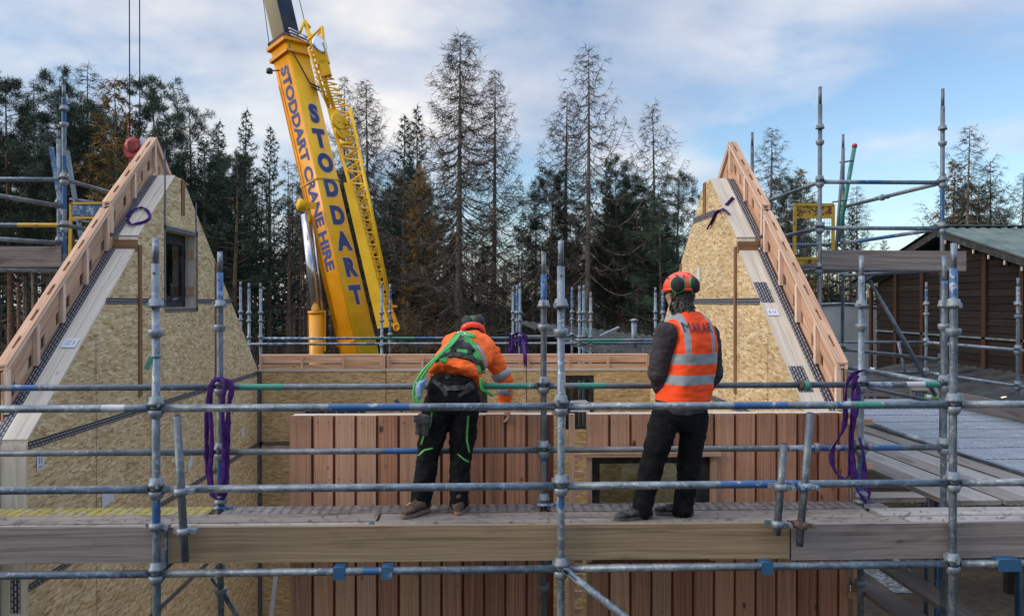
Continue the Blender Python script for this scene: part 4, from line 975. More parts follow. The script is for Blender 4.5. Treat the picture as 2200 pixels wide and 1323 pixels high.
ledger(BS, (xa, Y1, zB), (xb, Y1, zB), [(.05, .1, WORN), (.28, .3, BLUE), (.62, .66, BLUE), (.80, .86, GREEN)], 'guard_rail', 'galv', trim=0)
ledger(BS, (U(560, 727, Y2).x, Y2, zB2), (U(1160, 727, Y2).x, Y2, zB2), [(.4, .55, GREEN), (.55, .62, BLUE), (.0, .3, WORN)], 'guard_rail', 'galv', trim=0)
ledger(BS, (U(1100, 720, Y2).x, Y2, zB2 + .03), (U(1270, 720, Y2).x, Y2, zB2 + .03), [], 'guard_rail', 'galv_dark', trim=0)
ledger(BS, (U(1236, 728, Y1).x, Y1 - .06, zB + .06), (xb, Y1 - .06, zB + .06), [(.1, .5, GREEN)], 'guard_rail', 'galv', trim=0)
for a, b in (((1232, 735), (1290, 775)), ((1252, 690), (1292, 780))): ledger(BS, U(*a, 14.3), U(*b, 14.3), [(0, .5, GREEN)], 'brace', 'galv', r=.02, trim=0)
p = U(1290, 722, 14.6); q = U(1330, 703, 14.6); mb = MB(); mb.bar(p, q, .25, .03); mb.build('tilted_plate', M['galv'], BS)
mb = MB(); p = U(593, 1230, 12.2); q = U(580, 1345, 12.2); mb.bar(q, p, .06, .02, (0, 1, 0))
o = mb.build('measuring_staff', M['paper'], None, q); o['label'] = 'thin white staff leaning inside the open house corner'; o['category'] = 'staff'
# ------------------------------------------------------------------ purple lifting slings
def smooth_pts(pts, n=5):
    pts = [V3(p) for p in pts]; out = []
    for i in range(len(pts) - 1):
        p0, p1, p2, p3 = pts[max(i - 1, 0)], pts[i], pts[i + 1], pts[min(i + 2, len(pts) - 1)]
        for k in range(n):
            t = k / n; out.append(.5 * ((2 * p1) + (p2 - p0) * t + (2 * p0 - 5 * p1 + 4 * p2 - p3) * t * t + (3 * p1 - p0 - 3 * p2 + p3) * t ** 3))
    return out + [pts[-1]]
def sling(name, label, loops, mat='purple', group='purple lifting slings', tagpx=None):
    mb = MB()
    for pts, wd_ in loops:
        sp = smooth_pts(pts); rr = [1 + .12 * math.sin(i * 2.1) + random.uniform(-.06, .06) for i in range(len(sp))]
        mb.path(sp, rr, 8, 0, (wd_ * .38, .0065, V3((1, .5, 0)), .5, random.random() * 6))
    c = mb.v[0]; o = mb.build(name, M[mat], None, c); o['label'] = label; o['category'] = 'sling'; o['group'] = group; return o
ys_ = YR
P = lambda px, py, y: U(px, py, y)
sling('lifting_sling', 'purple sling draped over an upright, hanging in front of the OSB gable', [
    ([P(478, 812, 6.20), P(462, 816, 6.15), P(452, 835, 6.14), P(446, 880, 6.14), P(444, 950, 6.14), P(448, 1020, 6.14), P(456, 1060, 6.14), P(470, 1072, 6.13), P(484, 1060, 6.14), P(487, 1000, 6.14), P(489, 930, 6.13), P(492, 870, 6.13), P(498, 835, 6.14), P(490, 816, 6.16), P(478, 812, 6.20)], .055),
    ([P(472, 812, 6.19), P(458, 822, 6.13), P(452, 870, 6.12), P(455, 940, 6.12), P(453, 1010, 6.12), P(458, 1050, 6.12), P(472, 1062, 6.11), P(478, 1030, 6.12), P(482, 960, 6.12), P(478, 880, 6.11), P(482, 825, 6.13), P(474, 812, 6.19)], .045)])
sling('lifting_sling', 'long purple sling knotted round the upright by the cladding corner', [
    ([P(1856, 795, 6.14), P(1838, 802, 6.13), P(1822, 818, 6.14), P(1817, 850, 6.13), P(1816, 900, 6.13), P(1808, 930, 6.13), P(1792, 958, 6.13), P(1787, 985, 6.13), P(1795, 1012, 6.13), P(1812, 1028, 6.13), P(1823, 1020, 6.13), P(1828, 975, 6.13), P(1829, 900, 6.12), P(1832, 840, 6.12), P(1840, 805, 6.13)], .06),
    ([P(1845, 830, 6.13), P(1840, 870, 6.11), P(1834, 920, 6.11), P(1832, 980, 6.11), P(1836, 1030, 6.11), P(1842, 1052, 6.11), P(1860, 1075, 6.12), P(1868, 1060, 6.12), P(1858, 1030, 6.12), P(1856, 980, 6.12), P(1846, 940, 6.12)], .07)])
mbs = [([P(1104, 722, 13.6), P(1100, 740, 13.55), P(1098, 765, 13.5), P(1104, 784, 13.45)], .07)]
for k in range(6): mbs.append(([P(1096 + k * 7, 716 + (k % 2) * 5, 13.62), P(1095 + k * 7.4, 740, 13.58), P(1094 + k * 8, 766, 13.56), P(1096 + k * 7.5, 778 + 7 * (k % 3), 13.5)], .055))
mbs.append(([P(1094, 726, 13.6), P(1105, 718, 13.56), P(1118, 716, 13.56), P(1132, 726, 13.6), P(1118, 732, 13.55), P(1100, 730, 13.55)], .08))
mbs.append(([P(1124, 730, 13.5), P(1127, 760, 12.93), P(1129, 787, 12.92)], .07))
sling('lifting_sling', 'bunched purple slings hung on the distant upright above the rear wall', mbs)
def on_slope(px, py, X, sg, lift=.02):
    p0, d, n = slope_frame(X, sg, 9.0 if py < 510 else 7.5); p0 = p0 + n * lift
    r_ = ray(px, py); c0 = V3((0, 0, H)); return c0 + r_ * ((p0 - c0).dot(n) / r_.dot(n))
X_ = XL - .1
sling('lifting_sling', 'purple sling loop lying on the sloping plate of the windowed gable', [([on_slope(*q, X_, -1, .03 + abs(dx) * .15) for q, dx in (((276, 466), -.06), ((284, 453), -.08), ((305, 446), .02), ((316, 452), .05), ((322, 466), .06), ((312, 476), .03), ((292, 481), -.02), ((280, 482), -.07), ((274, 472), -.07))], .045)])
sling('lifting_sling', 'purple sling with a pale tip hanging over the plate of the windowless gable', [([on_slope(1568, 461, XR, 1, .02), on_slope(1558, 452, XR, 1, .05), on_slope(1548, 450, XR, 1, .04), UX(1541, 456, XR - .015), UX(1534, 466, XR - .02), UX(1524, 484, XR - .02)], .07), ([UX(1525, 482, XR - .021), UX(1519, 492, XR - .021)], .03), ([on_slope(1561, 441, XR, 1, .02), on_slope(1568, 433, XR, 1, .03), on_slope(1575, 425, XR, 1, .03)], .06)])

# ------------------------------------------------------------------ mobile crane
YK0, YK1 = 27.0, 28.2
def ridge(py): t = (764 - py) / (764 - 82); return U(770 - (770 - 612) * t - 3.5 * math.sin(t * math.pi), py, YK0 + (YK1 - YK0) * t)
r0, r1 = ridge(764), ridge(82)
r0 = U(770, 764, YK0); r1 = U(612, 82, YK1)
A = (r1 - r0).normalized()
CR = thing('mobile_crane', 'yellow mobile crane with a raised lettered boom behind the house', 'crane', r0 + V3((0, 0, -2)))
vd = ((r0 + r1) / 2 - V3((0, 0, H))).normalized()
side = A.cross(vd); side = -side if side.x < 0 else side; side.normalize()
nf = side.cross(A); nf = -nf if nf.dot(vd) > 0 else nf; nf.normalize()        # towards the camera
ph = R(42)
e1 = (side * math.cos(ph) - nf * math.sin(ph)).normalized(); e2 = (-side * math.sin(ph) - nf * math.cos(ph)).normalized()
n1 = (nf * math.cos(ph) + side * math.sin(ph)).normalized(); n2 = (nf * math.sin(ph) - side * math.cos(ph)).normalized()
W1, W2 = .98, .92
LB = (r1 - r0).length
def section(w1, w2, s0, s1, mats, name, inset=0.0, rnd=.07, mi_list=None):
    """boom section: rounded-corner box along A; faces get the yellow (first) or orange (second) side"""
    mb = MB(); off = e1 * inset + e2 * inset
    def rc(c, d0, d1): return [c + (d0 * (1 - math.sin(a)) + d1 * (1 - math.cos(a))) * rnd for a in (0, R(30), R(60), R(90))]
    P00 = V3((0, 0, 0)); P10 = e1 * w1; P11 = e1 * w1 + e2 * w2; P01 = e2 * w2
    ring = rc(P00, e1, e2)[::-1] if 0 else None
    prof = []
    for c, a, b in ((P00, e2, e1), (P10, -e1, e2), (P11, -e2, -e1), (P01, e1, -e2)):
        for t in (0, 30, 60, 90): prof.append(c + a * rnd * (1 - math.sin(R(t))) + b * rnd * (1 - math.cos(R(t))))
    n = len(prof); k0 = mb.add([r0 + off + A * s0 + p for p in prof]); k1 = mb.add([r0 + off + A * s1 + p for p in prof])
    for i in range(n):
        j = (i + 1) % n; mid = (prof[i] + prof[j]) / 2; d = (prof[j] - prof[i]); nn = d.cross(A)
        c = mid - (e1 * w1 + e2 * w2) / 2
        if nn.dot(c) < 0: nn = -nn
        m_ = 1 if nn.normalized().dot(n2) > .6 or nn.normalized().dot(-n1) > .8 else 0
        mb.face((k0 + i, k0 + j, k1 + j, k1 + i), None, m_, True)
    mb.face(list(range(k0, k0 + n))[::-1], None, 0); mb.face(range(k1, k1 + n), None, 0)
    return mb.build(name, mats, CR)
bm = section(W1, W2, -3.2, LB, [M['crane_y'], M['crane_o']], 'boom')
section(W1 * .76, W2 * .76, LB - .3, LB + 13, [M['navy'], M['crane_pale']], 'inner_boom', .11)
section(W1 * .58, W2 * .58, LB + 12.5, LB + 24, [M['crane_y'], M['crane_pale']], 'inner_boom', .20)
# collar at the boom's mouth, ring frames
def ringframe(s, grow, th, mat, name='collar'):
    mb = MB(); g = grow; c = [e1 * -g + e2 * -g, e1 * (W1 + g) + e2 * -g, e1 * (W1 + g) + e2 * (W2 + g), e1 * -g + e2 * (W2 + g)]
    for i in range(4): mb.bar(r0 + A * s + c[i], r0 + A * s + c[(i + 1) % 4], th, th * 1.2, A)
    return mb.build(name, M[mat], CR)
ringframe(LB - .02, .05, .10, 'crane_o'); ringframe(LB - .45, .045, .09, 'crane_o'); ringframe(LB + .16, .0, .08, 'rust'); ringframe(LB * .55, .012, .035, 'crane_y'); ringframe(.55, .012, .03, 'crane_o')
# lettering
def s_at(py): return (764 - py) / (764 - 82) * LB
mbo, mbl = MB(), MB()
for ch, py in zip('STODDART', (258, 314, 371, 412 + 0, 478, 540, 583, 643)): pass
for ch, py in zip('STODDART', (247, 302, 356, 410, 470, 526, 582, 641)):
    o_ = r0 + A * s_at(py) + e1 * (W1 * .53)
    put_text(mbo, ch, o_ + n1 * .006, e1, A, .86, .078, 0, .90); put_text(mbl, ch, o_ + n1 * .011, e1, A, .86, .056, 0, .90)
mbo.build('lettering_outline', M['letter_w'], bm); mbl.build('lettering', M['letter'], bm)
mbl = MB()
o_ = r0 + A * s_at(357) + e2 * (W2 * .44) + n2 * .008
put_text(mbl, 'STODDART CRANE HIRE', o_, -A, -e2, .58, .024, 0, 1.15); l2 = mbl.build('lettering', M['letter'], bm)
tx = [v[0] for v in text_geo('STODDART CRANE HIRE', .60)[0]]; TXTW = max(tx) - min(tx)
# boom fittings: pipes, hinge brackets, lights
mb = MB()
for s0, s1, a, b in ((.2, LB - 1.4, -.03, .93), (LB * .1, LB * .93, -.035, .80)): mb.tube(r0 + A * s0 + e2 * W2 * b * 1.0 + n2 * .02, r0 + A * s1 + e2 * W2 * b + n2 * .02, .016, 6)
mb.build('hydraulic_pipe', M['crane_o'], CR)
mb = MB(); a = r0 + A * (LB - .25) + e1 * .05 + n1 * .06; b = r0 + A * s_at(178) + e1 * (W1 * .62) + n1 * .06; c = r0 + A * s_at(186) + e1 * (W1 * 1.15) + n1 * .06
mb.path([a, b], .025, 6); mb.path([b, c], .035, 6); mb.path([b - A * .12, c - A * .12], .03, 6)
mb.build('hose_bracket', M['black'], CR)
mb = MB(); p = U(655, 442, YK0 + .3); mb.lathe([(.02, 0), (.20, .02), (.22, .22), (.1, .28)], p, (-.8, -.5, .1), 12); mb.box(p + V3((.22, .0, .0)), (.3, .14, .2)); mb.box(p + V3((.12, .05, -.25)), (.08, .08, .5)); mb.build('work_lamp', M['crane_y'], CR)
mb = MB(); p = U(579, 153, YK1 - .2); mb.lathe([(.05, -.1), (.11, -.08), (.11, .06), (.06, .1)], p, (0, 0, 1), 10); mb.bar(p, p + V3((.3, .2, .08)), .04, .04); mb.build('camera_pod', M['black'], CR)
# luffing cylinder under the boom
mb = MB(); a = U(683, 790, YK0 + .6); b = U(679, 668, YK0 + .6); mb.tube(a - V3((0, 0, 2)), b, .255, 20); mb.tube(b - V3((0, 0, .10)), b, .275, 20); mb.box((a + b) / 2 + V3((.28, -.02, .3)), (.06, .1, 1.4)); mb.build('luffing_cylinder', M['crane_o'], CR)
mb = MB(); c = U(657, 480, YK0 + .9); mb.tube(b, c + (c - b) * .1, .155, 16); mb.tube(b + V3((.2, .1, 0)), c + V3((.22, .1, 0)), .045, 10); mb.build('cylinder_rod', M['chrome'], CR)
# stowed jib beside the boom: flat beam and lattice
mb = MB(); mb.prism([U(738, 392, YK1 - .55), U(755, 392, YK1 - .55), U(837, 702, YK0 + .1), U(811, 706, YK0 + .1)], V3((.05, .5, 0)), A, e1); mb.build('jib_box_beam', M['crane_y'], CR)
mb = MB()
ja0, ja1 = U(832, 690, YK0 + .4), U(707, 235, YK1 + .2); jb0, jb1 = U(843, 672, YK0 + .2), U(752, 232, YK1)
jc0 = ja0 + V3((.15, .5, .1)); jc1 = ja1 + V3((.4, .8, 0))
top = U(690, 60, YK1 + .3)
mb.tube(ja0, ja1, .065, 8); mb.tube(ja1, top, .05, 8); mb.tube(jb0, jb1, .062, 8); mb.tube(jc0, jc1, .05, 8)
nn = 17
for k in range(nn):
    t0, t1, tm = k / nn, (k + 1) / nn, (k + .5) / nn
    a_ = lambda t: ja0 + (ja1 - ja0) * t; b_ = lambda t: jb0 + (jb1 - jb0) * t; c_ = lambda t: jc0 + (jc1 - jc0) * t
    mb.tube(a_(t0), b_(tm), .036, 5, caps=False); mb.tube(b_(tm), a_(t1), .036, 5, caps=False)
    mb.tube(a_(t0), c_(tm), .02, 5, caps=False); mb.tube(c_(tm), a_(t1), .02, 5, caps=False); mb.tube(b_(t0), c_(tm), .02, 5, caps=False)
for k in range(9):
    t0 = k / 9; p0 = ja1 + (top - ja1) * t0 ; mb.tube(p0, r0 + A * (LB * (.86 + .13 * t0)) + e1 * W1, .02, 5, caps=False); 
tl_, tr_ = U(664, 108, YK1 - .1), U(690, 120, YK1)
mb.tube(ja1, tl_, .05, 8)
for k in range(10):
    t0, tm, t1 = k / 10, (k + .5) / 10, (k + 1) / 10
    mb.tube(ja1 + (tl_ - ja1) * t0, jb1 + (tr_ - jb1) * tm, .026, 5, caps=False); mb.tube(jb1 + (tr_ - jb1) * tm, ja1 + (tl_ - ja1) * t1, .026, 5, caps=False)
mb.build('lattice_jib', M['crane_y'], CR)
mb = MB()
hd = U(686, 80, YK1 + .2); hd2 = U(654, 45, YK1 + .4); kn = U(718, 235, YK1)
for a_, b_, rr in ((hd2, kn, .075), (U(692, 58, YK1), U(700, 150, YK1), .06), (hd2, hd2 + (U(690, 62, YK1) - hd2) * .0 + V3((.2, 0, -.25)), .05), (U(660, 90, YK1), U(692, 58, YK1), .04), (U(664, 108, YK1), U(688, 68, YK1), .035), (U(645, 70, YK1), hd2, .05), (U(664, 70, YK1), U(690, 90, YK1), .03)): mb.tube(a_, b_, rr, 8)
mb.box((U(690, 118, YK1)), (.42, .3, .7), Matrix.Rotation(R(-14), 3, 'Y')); mb.box((U(699, 148, YK1)), (.30, .3, .55), Matrix.Rotation(R(-14), 3, 'Y'))
mb.build('jib_head', M['crane_y'], CR)
mb = MB(); mb.lathe([(.26, -.05), (.30, -.05), (.30, .05), (.26, .05)], U(686, 96, YK1 - .2), n1, 18); mb.build('sheave', M['chrome'], CR)
mb = MB()
for px, py, rr in ((727, 262, .30), (732, 284, .26)):
    p = U(px, py, YK1 - .2); mb.lathe([(rr - .05, -.05), (rr, -.06), (rr, .06), (rr - .05, .05)], p, n1, 18); mb.lathe([(.06, -.08), (.06, .08)], p, n1, 8)
p = U(724, 262, YK1); mb.box(p, (.34, .22, .8), Matrix.Rotation(R(-14), 3, 'Y')); mb.box(U(742, 262, YK1), (.28, .25, .16), Matrix.Rotation(R(20), 3, 'Y')); mb.tube(U(730, 307, YK1 - .3), U(753, 310, YK1 - .3), .07, 10); mb.build('jib_pivot', M['crane_y'], CR)
mb = MB(); p = U(846, 680, YK0 + .2); mb.box(p, (.12, .2, .9), Matrix.Rotation(R(-20), 3, 'Y')); mb.box(U(842, 658, YK0 + .2), (.35, .2, .08)); mb.path([U(852, 703, YK0 + .1) + V3((.09 * math.cos(a_), 0, .11 * math.sin(a_))) for a_ in [k * math.pi / 7 for k in range(15)]], .035, 6); mb.box(U(846, 697, YK0 + .2), (.28, .2, .12)); mb.build('jib_foot', M['crane_o'], CR)
mb = MB()
for k in range(3): mb.tube(r0 + A * (LB + .12 + k * .12) + e1 * (W1 * .2) + n1 * .1, r0 + A * (LB - .1 + k * .12) + e1 * (W1 * 1.25) + n1 * .1, .03, 6)
mb.build('hose_reel_bar', M['chrome'], CR)
mb = MB(); mb.tube(hd2, U(636, -30, YK1), .014, 5); mb.tube(U(563, -20, YK1), r0 + A * (LB - .1) + e2 * W2, .014, 5); mb.build('stay_rope', M['cable'], CR)
# boom head far above, hoist ropes and the red hook block beyond the gable
tip = r0 + A * (LB + 24)
YH = tip.y
hk = U(288, 322, YH)
mb = MB(); mb.bar(tip - A * .6, V3((hk.x - .3, YH, tip.z + .8)), .5, .7); mb.build('boom_head', M['crane_y'], CR)
mb = MB()
for px in (-.16, .22): mb.tube((hk.x + px, YH, hk.z + .5), (hk.x + px + .02, YH, tip.z + .6), .022, 6)
mb.build('hoist_rope', M['cable'], CR)
s_ = YH / F                                  # metres per photo pixel there
HB = thing('hook_block', 'red crane hook block hanging beside the peak of the windowed gable', 'hook block', hk)
mb = MB()
mb.box(hk + V3((-.0, 0, .0)), (.46, .36, .62)); mb.lathe([(.2, -.2), (.31, -.19), (.31, .19), (.2, .2)], hk + V3((.02, 0, .14)), (0, 1, 0), 8); mb.box(hk + V3((.02, 0, .2)), (.52, .32, .30)); mb.box(hk + V3((-.26, 0, .02)), (.1, .3, .44)); mb.box(hk + V3((0, 0, -.40)), (.26, .26, .26)); mb.lathe([(.14, -.1), (.2, -.05), (.2, .05), (.14, .1)], hk + V3((-.0, 0, -.58)), n=10)
mb.build('block_cheek', M['red'], HB)
mb = MB(); mb.box(hk + V3((.36, 0, .20)), (.28, .3, .5), Matrix.Rotation(R(20), 3, 'Y')); mb.build('warning_panel', M['paper'], HB)
mb = MB(); mb.tube(hk + V3((-.22, 0, .4)), hk + V3((-.22, 0, 1.0)), .018, 6); mb.lathe([(.02, 0), (.05, .03), (.02, .08)], hk + V3((-.22, 0, 1.0)), n=8); mb.build('limit_rod', M['red'], HB)
mb = MB()
for k in range(5): mb.box(hk + V3((-.12 + k * .06, -.195, .1)), (.022, .02, .32))
mb.build('cheek_slot', M['dark'], HB)
mb = MB(); hb = hk + V3((0, 0, -.72)); mb.path(smooth_pts([hb, hb + V3((0, 0, -.2)), hb + V3((.16, 0, -.36)), hb + V3((.08, 0, -.52)), hb + V3((-.1, 0, -.46)), hb + V3((-.14, 0, -.36))]), .05, 8); mb.build('hook', M['red'], HB)

# ------------------------------------------------------------------ brown barn
XS = 12.6
ap = UX(2006, 489, XS); ev = UX(2202, 553, XS); fe = UX(1888, 537, XS)
slope = (ap.z - ev.z) / (ap.y - ev.y); yn = ev.y - 1.2; yf = fe.y + 2.0
BN = thing('barn', 'dark brown timber barn with a green-grey ribbed roof', 'barn', (XS, ap.y, 0))
zr = lambda y: ap.z - (abs(y - ap.y)) * slope
mb = MB(); hb_ = .19; z = 1.2
yw0, yw1 = yn + .5, yf - .9
while z < ap.z - .2:
    zt2 = z + hb_; lim = (ap.z - .3 - z - hb_) / slope
    y0 = max(yw0, ap.y - lim); y1 = min(yw1, ap.y + lim)
    if y1 > y0:
        y = y0
        while y < y1:
            e = min(y + 4.2, y1); mb.box((XS + .5, (y + e) / 2, z + hb_ / 2), (.03, e - y - .008, hb_ - .012), Matrix.Rotation(R(5), 3, 'Y')); y = e
    z += hb_
mb.prism([(XS + .53, yw0, 0), (XS + .53, yw1, 0), (XS + .53, yw1, zr(yw1) - .3), (XS + .53, ap.y, ap.z - .3), (XS + .53, yw0, zr(yw0) - .3)], (8, 0, 0), (0, 1, 0), (0, 0, 1))
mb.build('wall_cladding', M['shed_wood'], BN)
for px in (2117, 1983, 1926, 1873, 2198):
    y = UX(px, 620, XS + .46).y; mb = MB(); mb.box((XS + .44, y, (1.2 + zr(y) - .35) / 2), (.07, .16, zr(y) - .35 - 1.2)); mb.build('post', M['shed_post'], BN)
mb = MB(); za = UX(1900, 711, XS + .42).z; mb.box((XS + .42, (yw0 + yw1) / 2, za), (.03, yw1 - yw0, .05)); mb.build('cable_strip', M['galv'], BN)
mb = MB()
def rib_roof(mb, c00, c10, c11, c01, n, hgt=.035, th=.03):
    """ribbed sheet between four corners; ribs run from the c00-c10 side to the c01-c11 side"""
    c00, c10, c11, c01 = map(V3, (c00, c10, c11, c01)); nm = (c10 - c00).cross(c01 - c00).normalized()
    if nm.z < 0: nm = -nm
    prev = None
    for i in range(n + 1):
        for j, (f, h) in enumerate(((0, 0), (.25, hgt), (.5, hgt), (.75, 0))):
            t = (i + f) / (n + 1)
            a_, b_ = c00 + (c10 - c00) * t + nm * h, c01 + (c11 - c01) * t + nm * h
            k = mb.add([a_, b_, a_ - nm * th, b_ - nm * th])
            if prev is not None:
                mb.face((prev, k, k + 1, prev + 1)); mb.face((prev + 2, prev + 3, k + 3, k + 2)); mb.face((prev, prev + 2, k + 2, k)); mb.face((prev + 1, k + 1, k + 3, prev + 3))
            prev = k
rib_roof(mb, (XS, ap.y, ap.z), (XS + 14, ap.y, ap.z), (XS + 14, yn, zr(yn)), (XS, yn, zr(yn)), 46)
rib_roof(mb, (XS, ap.y + .01, ap.z), (XS + 14, ap.y + .01, ap.z), (XS + 14, yf, zr(yf)), (XS, yf, zr(yf)), 46)
mb.box((XS + 7, ap.y, ap.z + .05), (14.1, .34, .03)); mb.build('roof', M['roof_green'], BN)
mb = MB(); mb.bar((XS + .1, ap.y, ap.z - .14), (XS + .1, yn, zr(yn) - .14), .06, .2, (0, 0, 1)); mb.bar((XS + .1, ap.y, ap.z - .14), (XS + .1, yf, zr(yf) - .14), .06, .2, (0, 0, 1))
mb.build('barge_board', M['black'], BN)
mb = MB()
for k in range(8): y = ap.y - .5 - k * .62; mb.box((XS + .04, y, zr(y) - .30), (.03, .04, .10))
mb.build('rafter_end', M['cls'], BN)
# lean-to roof with a lit lamp under it
zl = H - 1.72
LT = thing('lean_to', 'low ribbed lean-to roof against the barn with a lamp glowing under it', 'lean-to', (11.4, 18, 0))
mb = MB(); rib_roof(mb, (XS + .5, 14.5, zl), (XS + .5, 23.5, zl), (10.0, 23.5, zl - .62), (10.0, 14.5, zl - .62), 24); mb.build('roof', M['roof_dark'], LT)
mb = MB()
for y in (15, 18, 21, 23.2): mb.box((10.15, y, (zl - .65) / 2), (.14, .14, zl - .65))
mb.build('post', M['shed_wood'], LT)
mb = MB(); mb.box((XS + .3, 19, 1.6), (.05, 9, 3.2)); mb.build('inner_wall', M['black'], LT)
def lamp_mat():
    k = NT('lamp_glow'); e = k.n('Emission', {'Color': (1, .8, .45), 'Strength': 3.0}); k.t.links.new(e.outputs[0], k.t.nodes['Material Output'].inputs[0]); return k.m
p = U(2160, 855, 17.0); mb = MB(); mb.ell(p, (.10, .06, .035)); mb.build('lamp', lamp_mat(), LT)
p = UX(1875, 807, XS + .40); mb = MB(); mb.box(p, (.02, .34, .55)); o = mb.build('notice', M['paper'], BN); mb = MB(); mb.box(p + V3((-.012, 0, .1)), (.006, .24, .2)); mb.build('notice_symbol', M['red'], o)
# pale tarpaulin-covered store between the gable and the barn
p = U(1803, 700, 30); TB = thing('storage_tent', 'pale grey tarpaulin store partly hidden behind the gable, beside the barn', 'tent', (p.x + .5, 30, 0))
mb = MB(); z1 = U(1800, 655, 30).z; x0 = p.x - 3.5
prof = [(x0, 0), (x0, z1 - .9)] + [(x0 + 2.6 - 2.6 * math.cos(R(a)), z1 - .9 + .95 * math.sin(R(a))) for a in range(15, 180, 15)] + [(x0 + 5.2, z1 - .9), (x0 + 5.2, 0)]
mb.prism([(x, 28, z) for x, z in prof], (0, 7, 0), (1, 0, 0), (0, 0, 1)); mb.build('cover', plain('pale_tarpaulin', (.33, .38, .44), .6, 0, .2, 1.5, .4), TB)
mb = MB(); mb.path([(x, 27.99, z) for x, z in prof], .05, 6); mb.build('frame_hoop', M['galv'], TB)
# low roofs beyond the rear wall
LR = thing('low_shed', 'low shed with dark sheet roof and steel flue beyond the rear wall', 'shed', (4, 25, 0))
mb = MB(); a, b = U(1110, 700, 27), U(1420, 735, 24.0)
rib_roof(mb, (a.x, 27.5, a.z + .15), (7.5, 27.0, a.z - .55), (6.4, 22.6, b.z - .62), (a.x + 2.0, 23.0, b.z - .25), 26, .05); mb.build('roof', M['roof_dark'], LR)
mb = MB(); mb.prism([(a.x + .6, 26, 0), (7.0, 26, 0), (7.0, 26, a.z - .75), (a.x + .6, 26, a.z - .05)], (0, .2, 0), (1, 0, 0), (0, 0, 1)); mb.build('wall', M['shed_wood'], LR)
mb = MB(); p = U(1362, 722, 24.5); mb.tube((p.x, 24.5, p.z - .5), (p.x, 24.5, U(1362, 690, 24.5).z), .085, 14); mb.lathe([(.05, .0), (.13, .0), (.13, .04), (.05, .08)], (p.x, 24.5, U(1362, 690, 24.5).z), n=12); mb.build('flue', M['cast'], LR)
for px, py in ((1300, 758), (1318, 750), (1382, 762)):
    p = U(px, py, 23.2); mb = MB(); mb.box(p, (.06, .06, .4)); mb.build('roof_bracket', M['galv'], LR)

# ------------------------------------------------------------------ forest
rnd = random.Random(5)
def rv(s=1.0): return V3((rnd.uniform(-s, s), rnd.uniform(-s, s), rnd.uniform(-s, s)))
def ribbon(mb, p0, p1, w_, mi=0, taper=.4):
    d = (p1 - p0); s = d.cross(rv()); 
    if s.length < 1e-6: return
    s = s.normalized() * (w_ / 2); k = mb.add([p0 - s, p0 + s, p1 + s * taper, p1 - s * taper]); mb.face((k, k + 1, k + 2, k + 3), None, mi)
def trunk(h, r, bend=.15, n=9, base='bark', stubs=0, zs=(.1, .6)):
    mb = MB(); pts = []; ph_ = rnd.random() * 6
    for i in range(14): t = i / 13; pts.append(V3((math.sin(t * 3 + ph_) * bend * t, math.cos(t * 2.3 + ph_) * bend * t, h * t - .1)))
    mb.path(pts, [max(.012, r * (1 - .93 * (i / 13) ** 1.05)) * (1.25 if i == 0 else 1) for i in range(14)], n)
    for _ in range(stubs):
        z = h * rnd.uniform(*zs); a = rnd.random() * 6.28; l = rnd.uniform(.5, 1.9); t = z / h
        c = V3((math.sin(t * 3 + ph_) * bend * t, math.cos(t * 2.3 + ph_) * bend * t, z)); d = V3((math.cos(a), math.sin(a), rnd.uniform(-.35, .15))); e = c + d * l
        ribbon(mb, c, e, .045); ribbon(mb, c, e, .04)
        for _ in range(4): q = c + (e - c) * rnd.uniform(.35, 1); ribbon(mb, q, q + (d + rv(.9)).normalized() * rnd.uniform(.2, .7), .022)
    return mb, lambda z: V3((math.sin(z / h * 3 + ph_) * bend * z / h, math.cos(z / h * 2.3 + ph_) * bend * z / h, z))
def proto(name, tb, cb, bark, leaf):
    return (tb.mesh(name + '_trunk', M[bark]), cb.mesh(name + '_crown', leaf if isinstance(leaf, list) else M[leaf]))
def larch(h, rmax, z0=.25, dens=1.0, droop=.0, needle=0, bark='bark', nb=None):
    tb, ax = trunk(h, h * .0125, .12); cb = MB(); nb = nb or int(h * 6.0 * dens)
    for i in range(nb):
        t = z0 + (1 - z0) * ((i + rnd.random()) / nb) ** .92; z = h * t; q = (1 - t) / (1 - z0)
        l = rmax * (min(1, q * 1.3 + .012) ** .72) * rnd.choice((.6, .8, .9, 1.0, 1.06)); a = i * 2.4 + rnd.uniform(-.5, .5)
        d = V3((math.cos(a), math.sin(a), 0)); c = ax(z); n_ = 7
        rise = rnd.uniform(.15, .6) + .9 * max(0, t - .45) - droop
        pts = [c + d * (l * k / n_) + V3((0, 0, l * (-.42 * math.sin(math.pi * k / n_ * .75) + rise * (k / n_) ** 2.2))) for k in range(n_ + 1)]
        wb = .03 + .016 * l
        for k in range(n_): ribbon(cb, pts[k], pts[k + 1], wb * (1 - .8 * k / n_), 1, .85); ribbon(cb, pts[k], pts[k + 1], wb * (1 - .8 * k / n_), 1, .85)
        for k in range(int(l * 11 * dens) + 4):
            u = rnd.uniform(.15, 1) * n_; j = min(int(u), n_ - 1); p = pts[j] + (pts[j + 1] - pts[j]) * (u - j)
            sd_ = d.cross(V3((0, 0, 1))) * rnd.choice((-1, 1)); l2 = rnd.uniform(.18, .62) * (.5 + .25 * l)
            v = (d * rnd.uniform(.2, .9) + sd_ * rnd.uniform(.2, .9) + V3((0, 0, rnd.uniform(-.75, .35)))).normalized(); e = p + v * l2
            ribbon(cb, p, e, .028)
            for _ in range(4 + needle * 4):
                b = p + (e - p) * rnd.uniform(.2, 1); v2 = (v + rv(.9) + V3((0, 0, -.15))).normalized()
                ribbon(cb, b, b + v2 * rnd.uniform(.14, .42), .019 if not needle else .04)
    return proto('larch', tb, cb, bark, [M['twig'] if not needle else M['amber'], M['bark']])
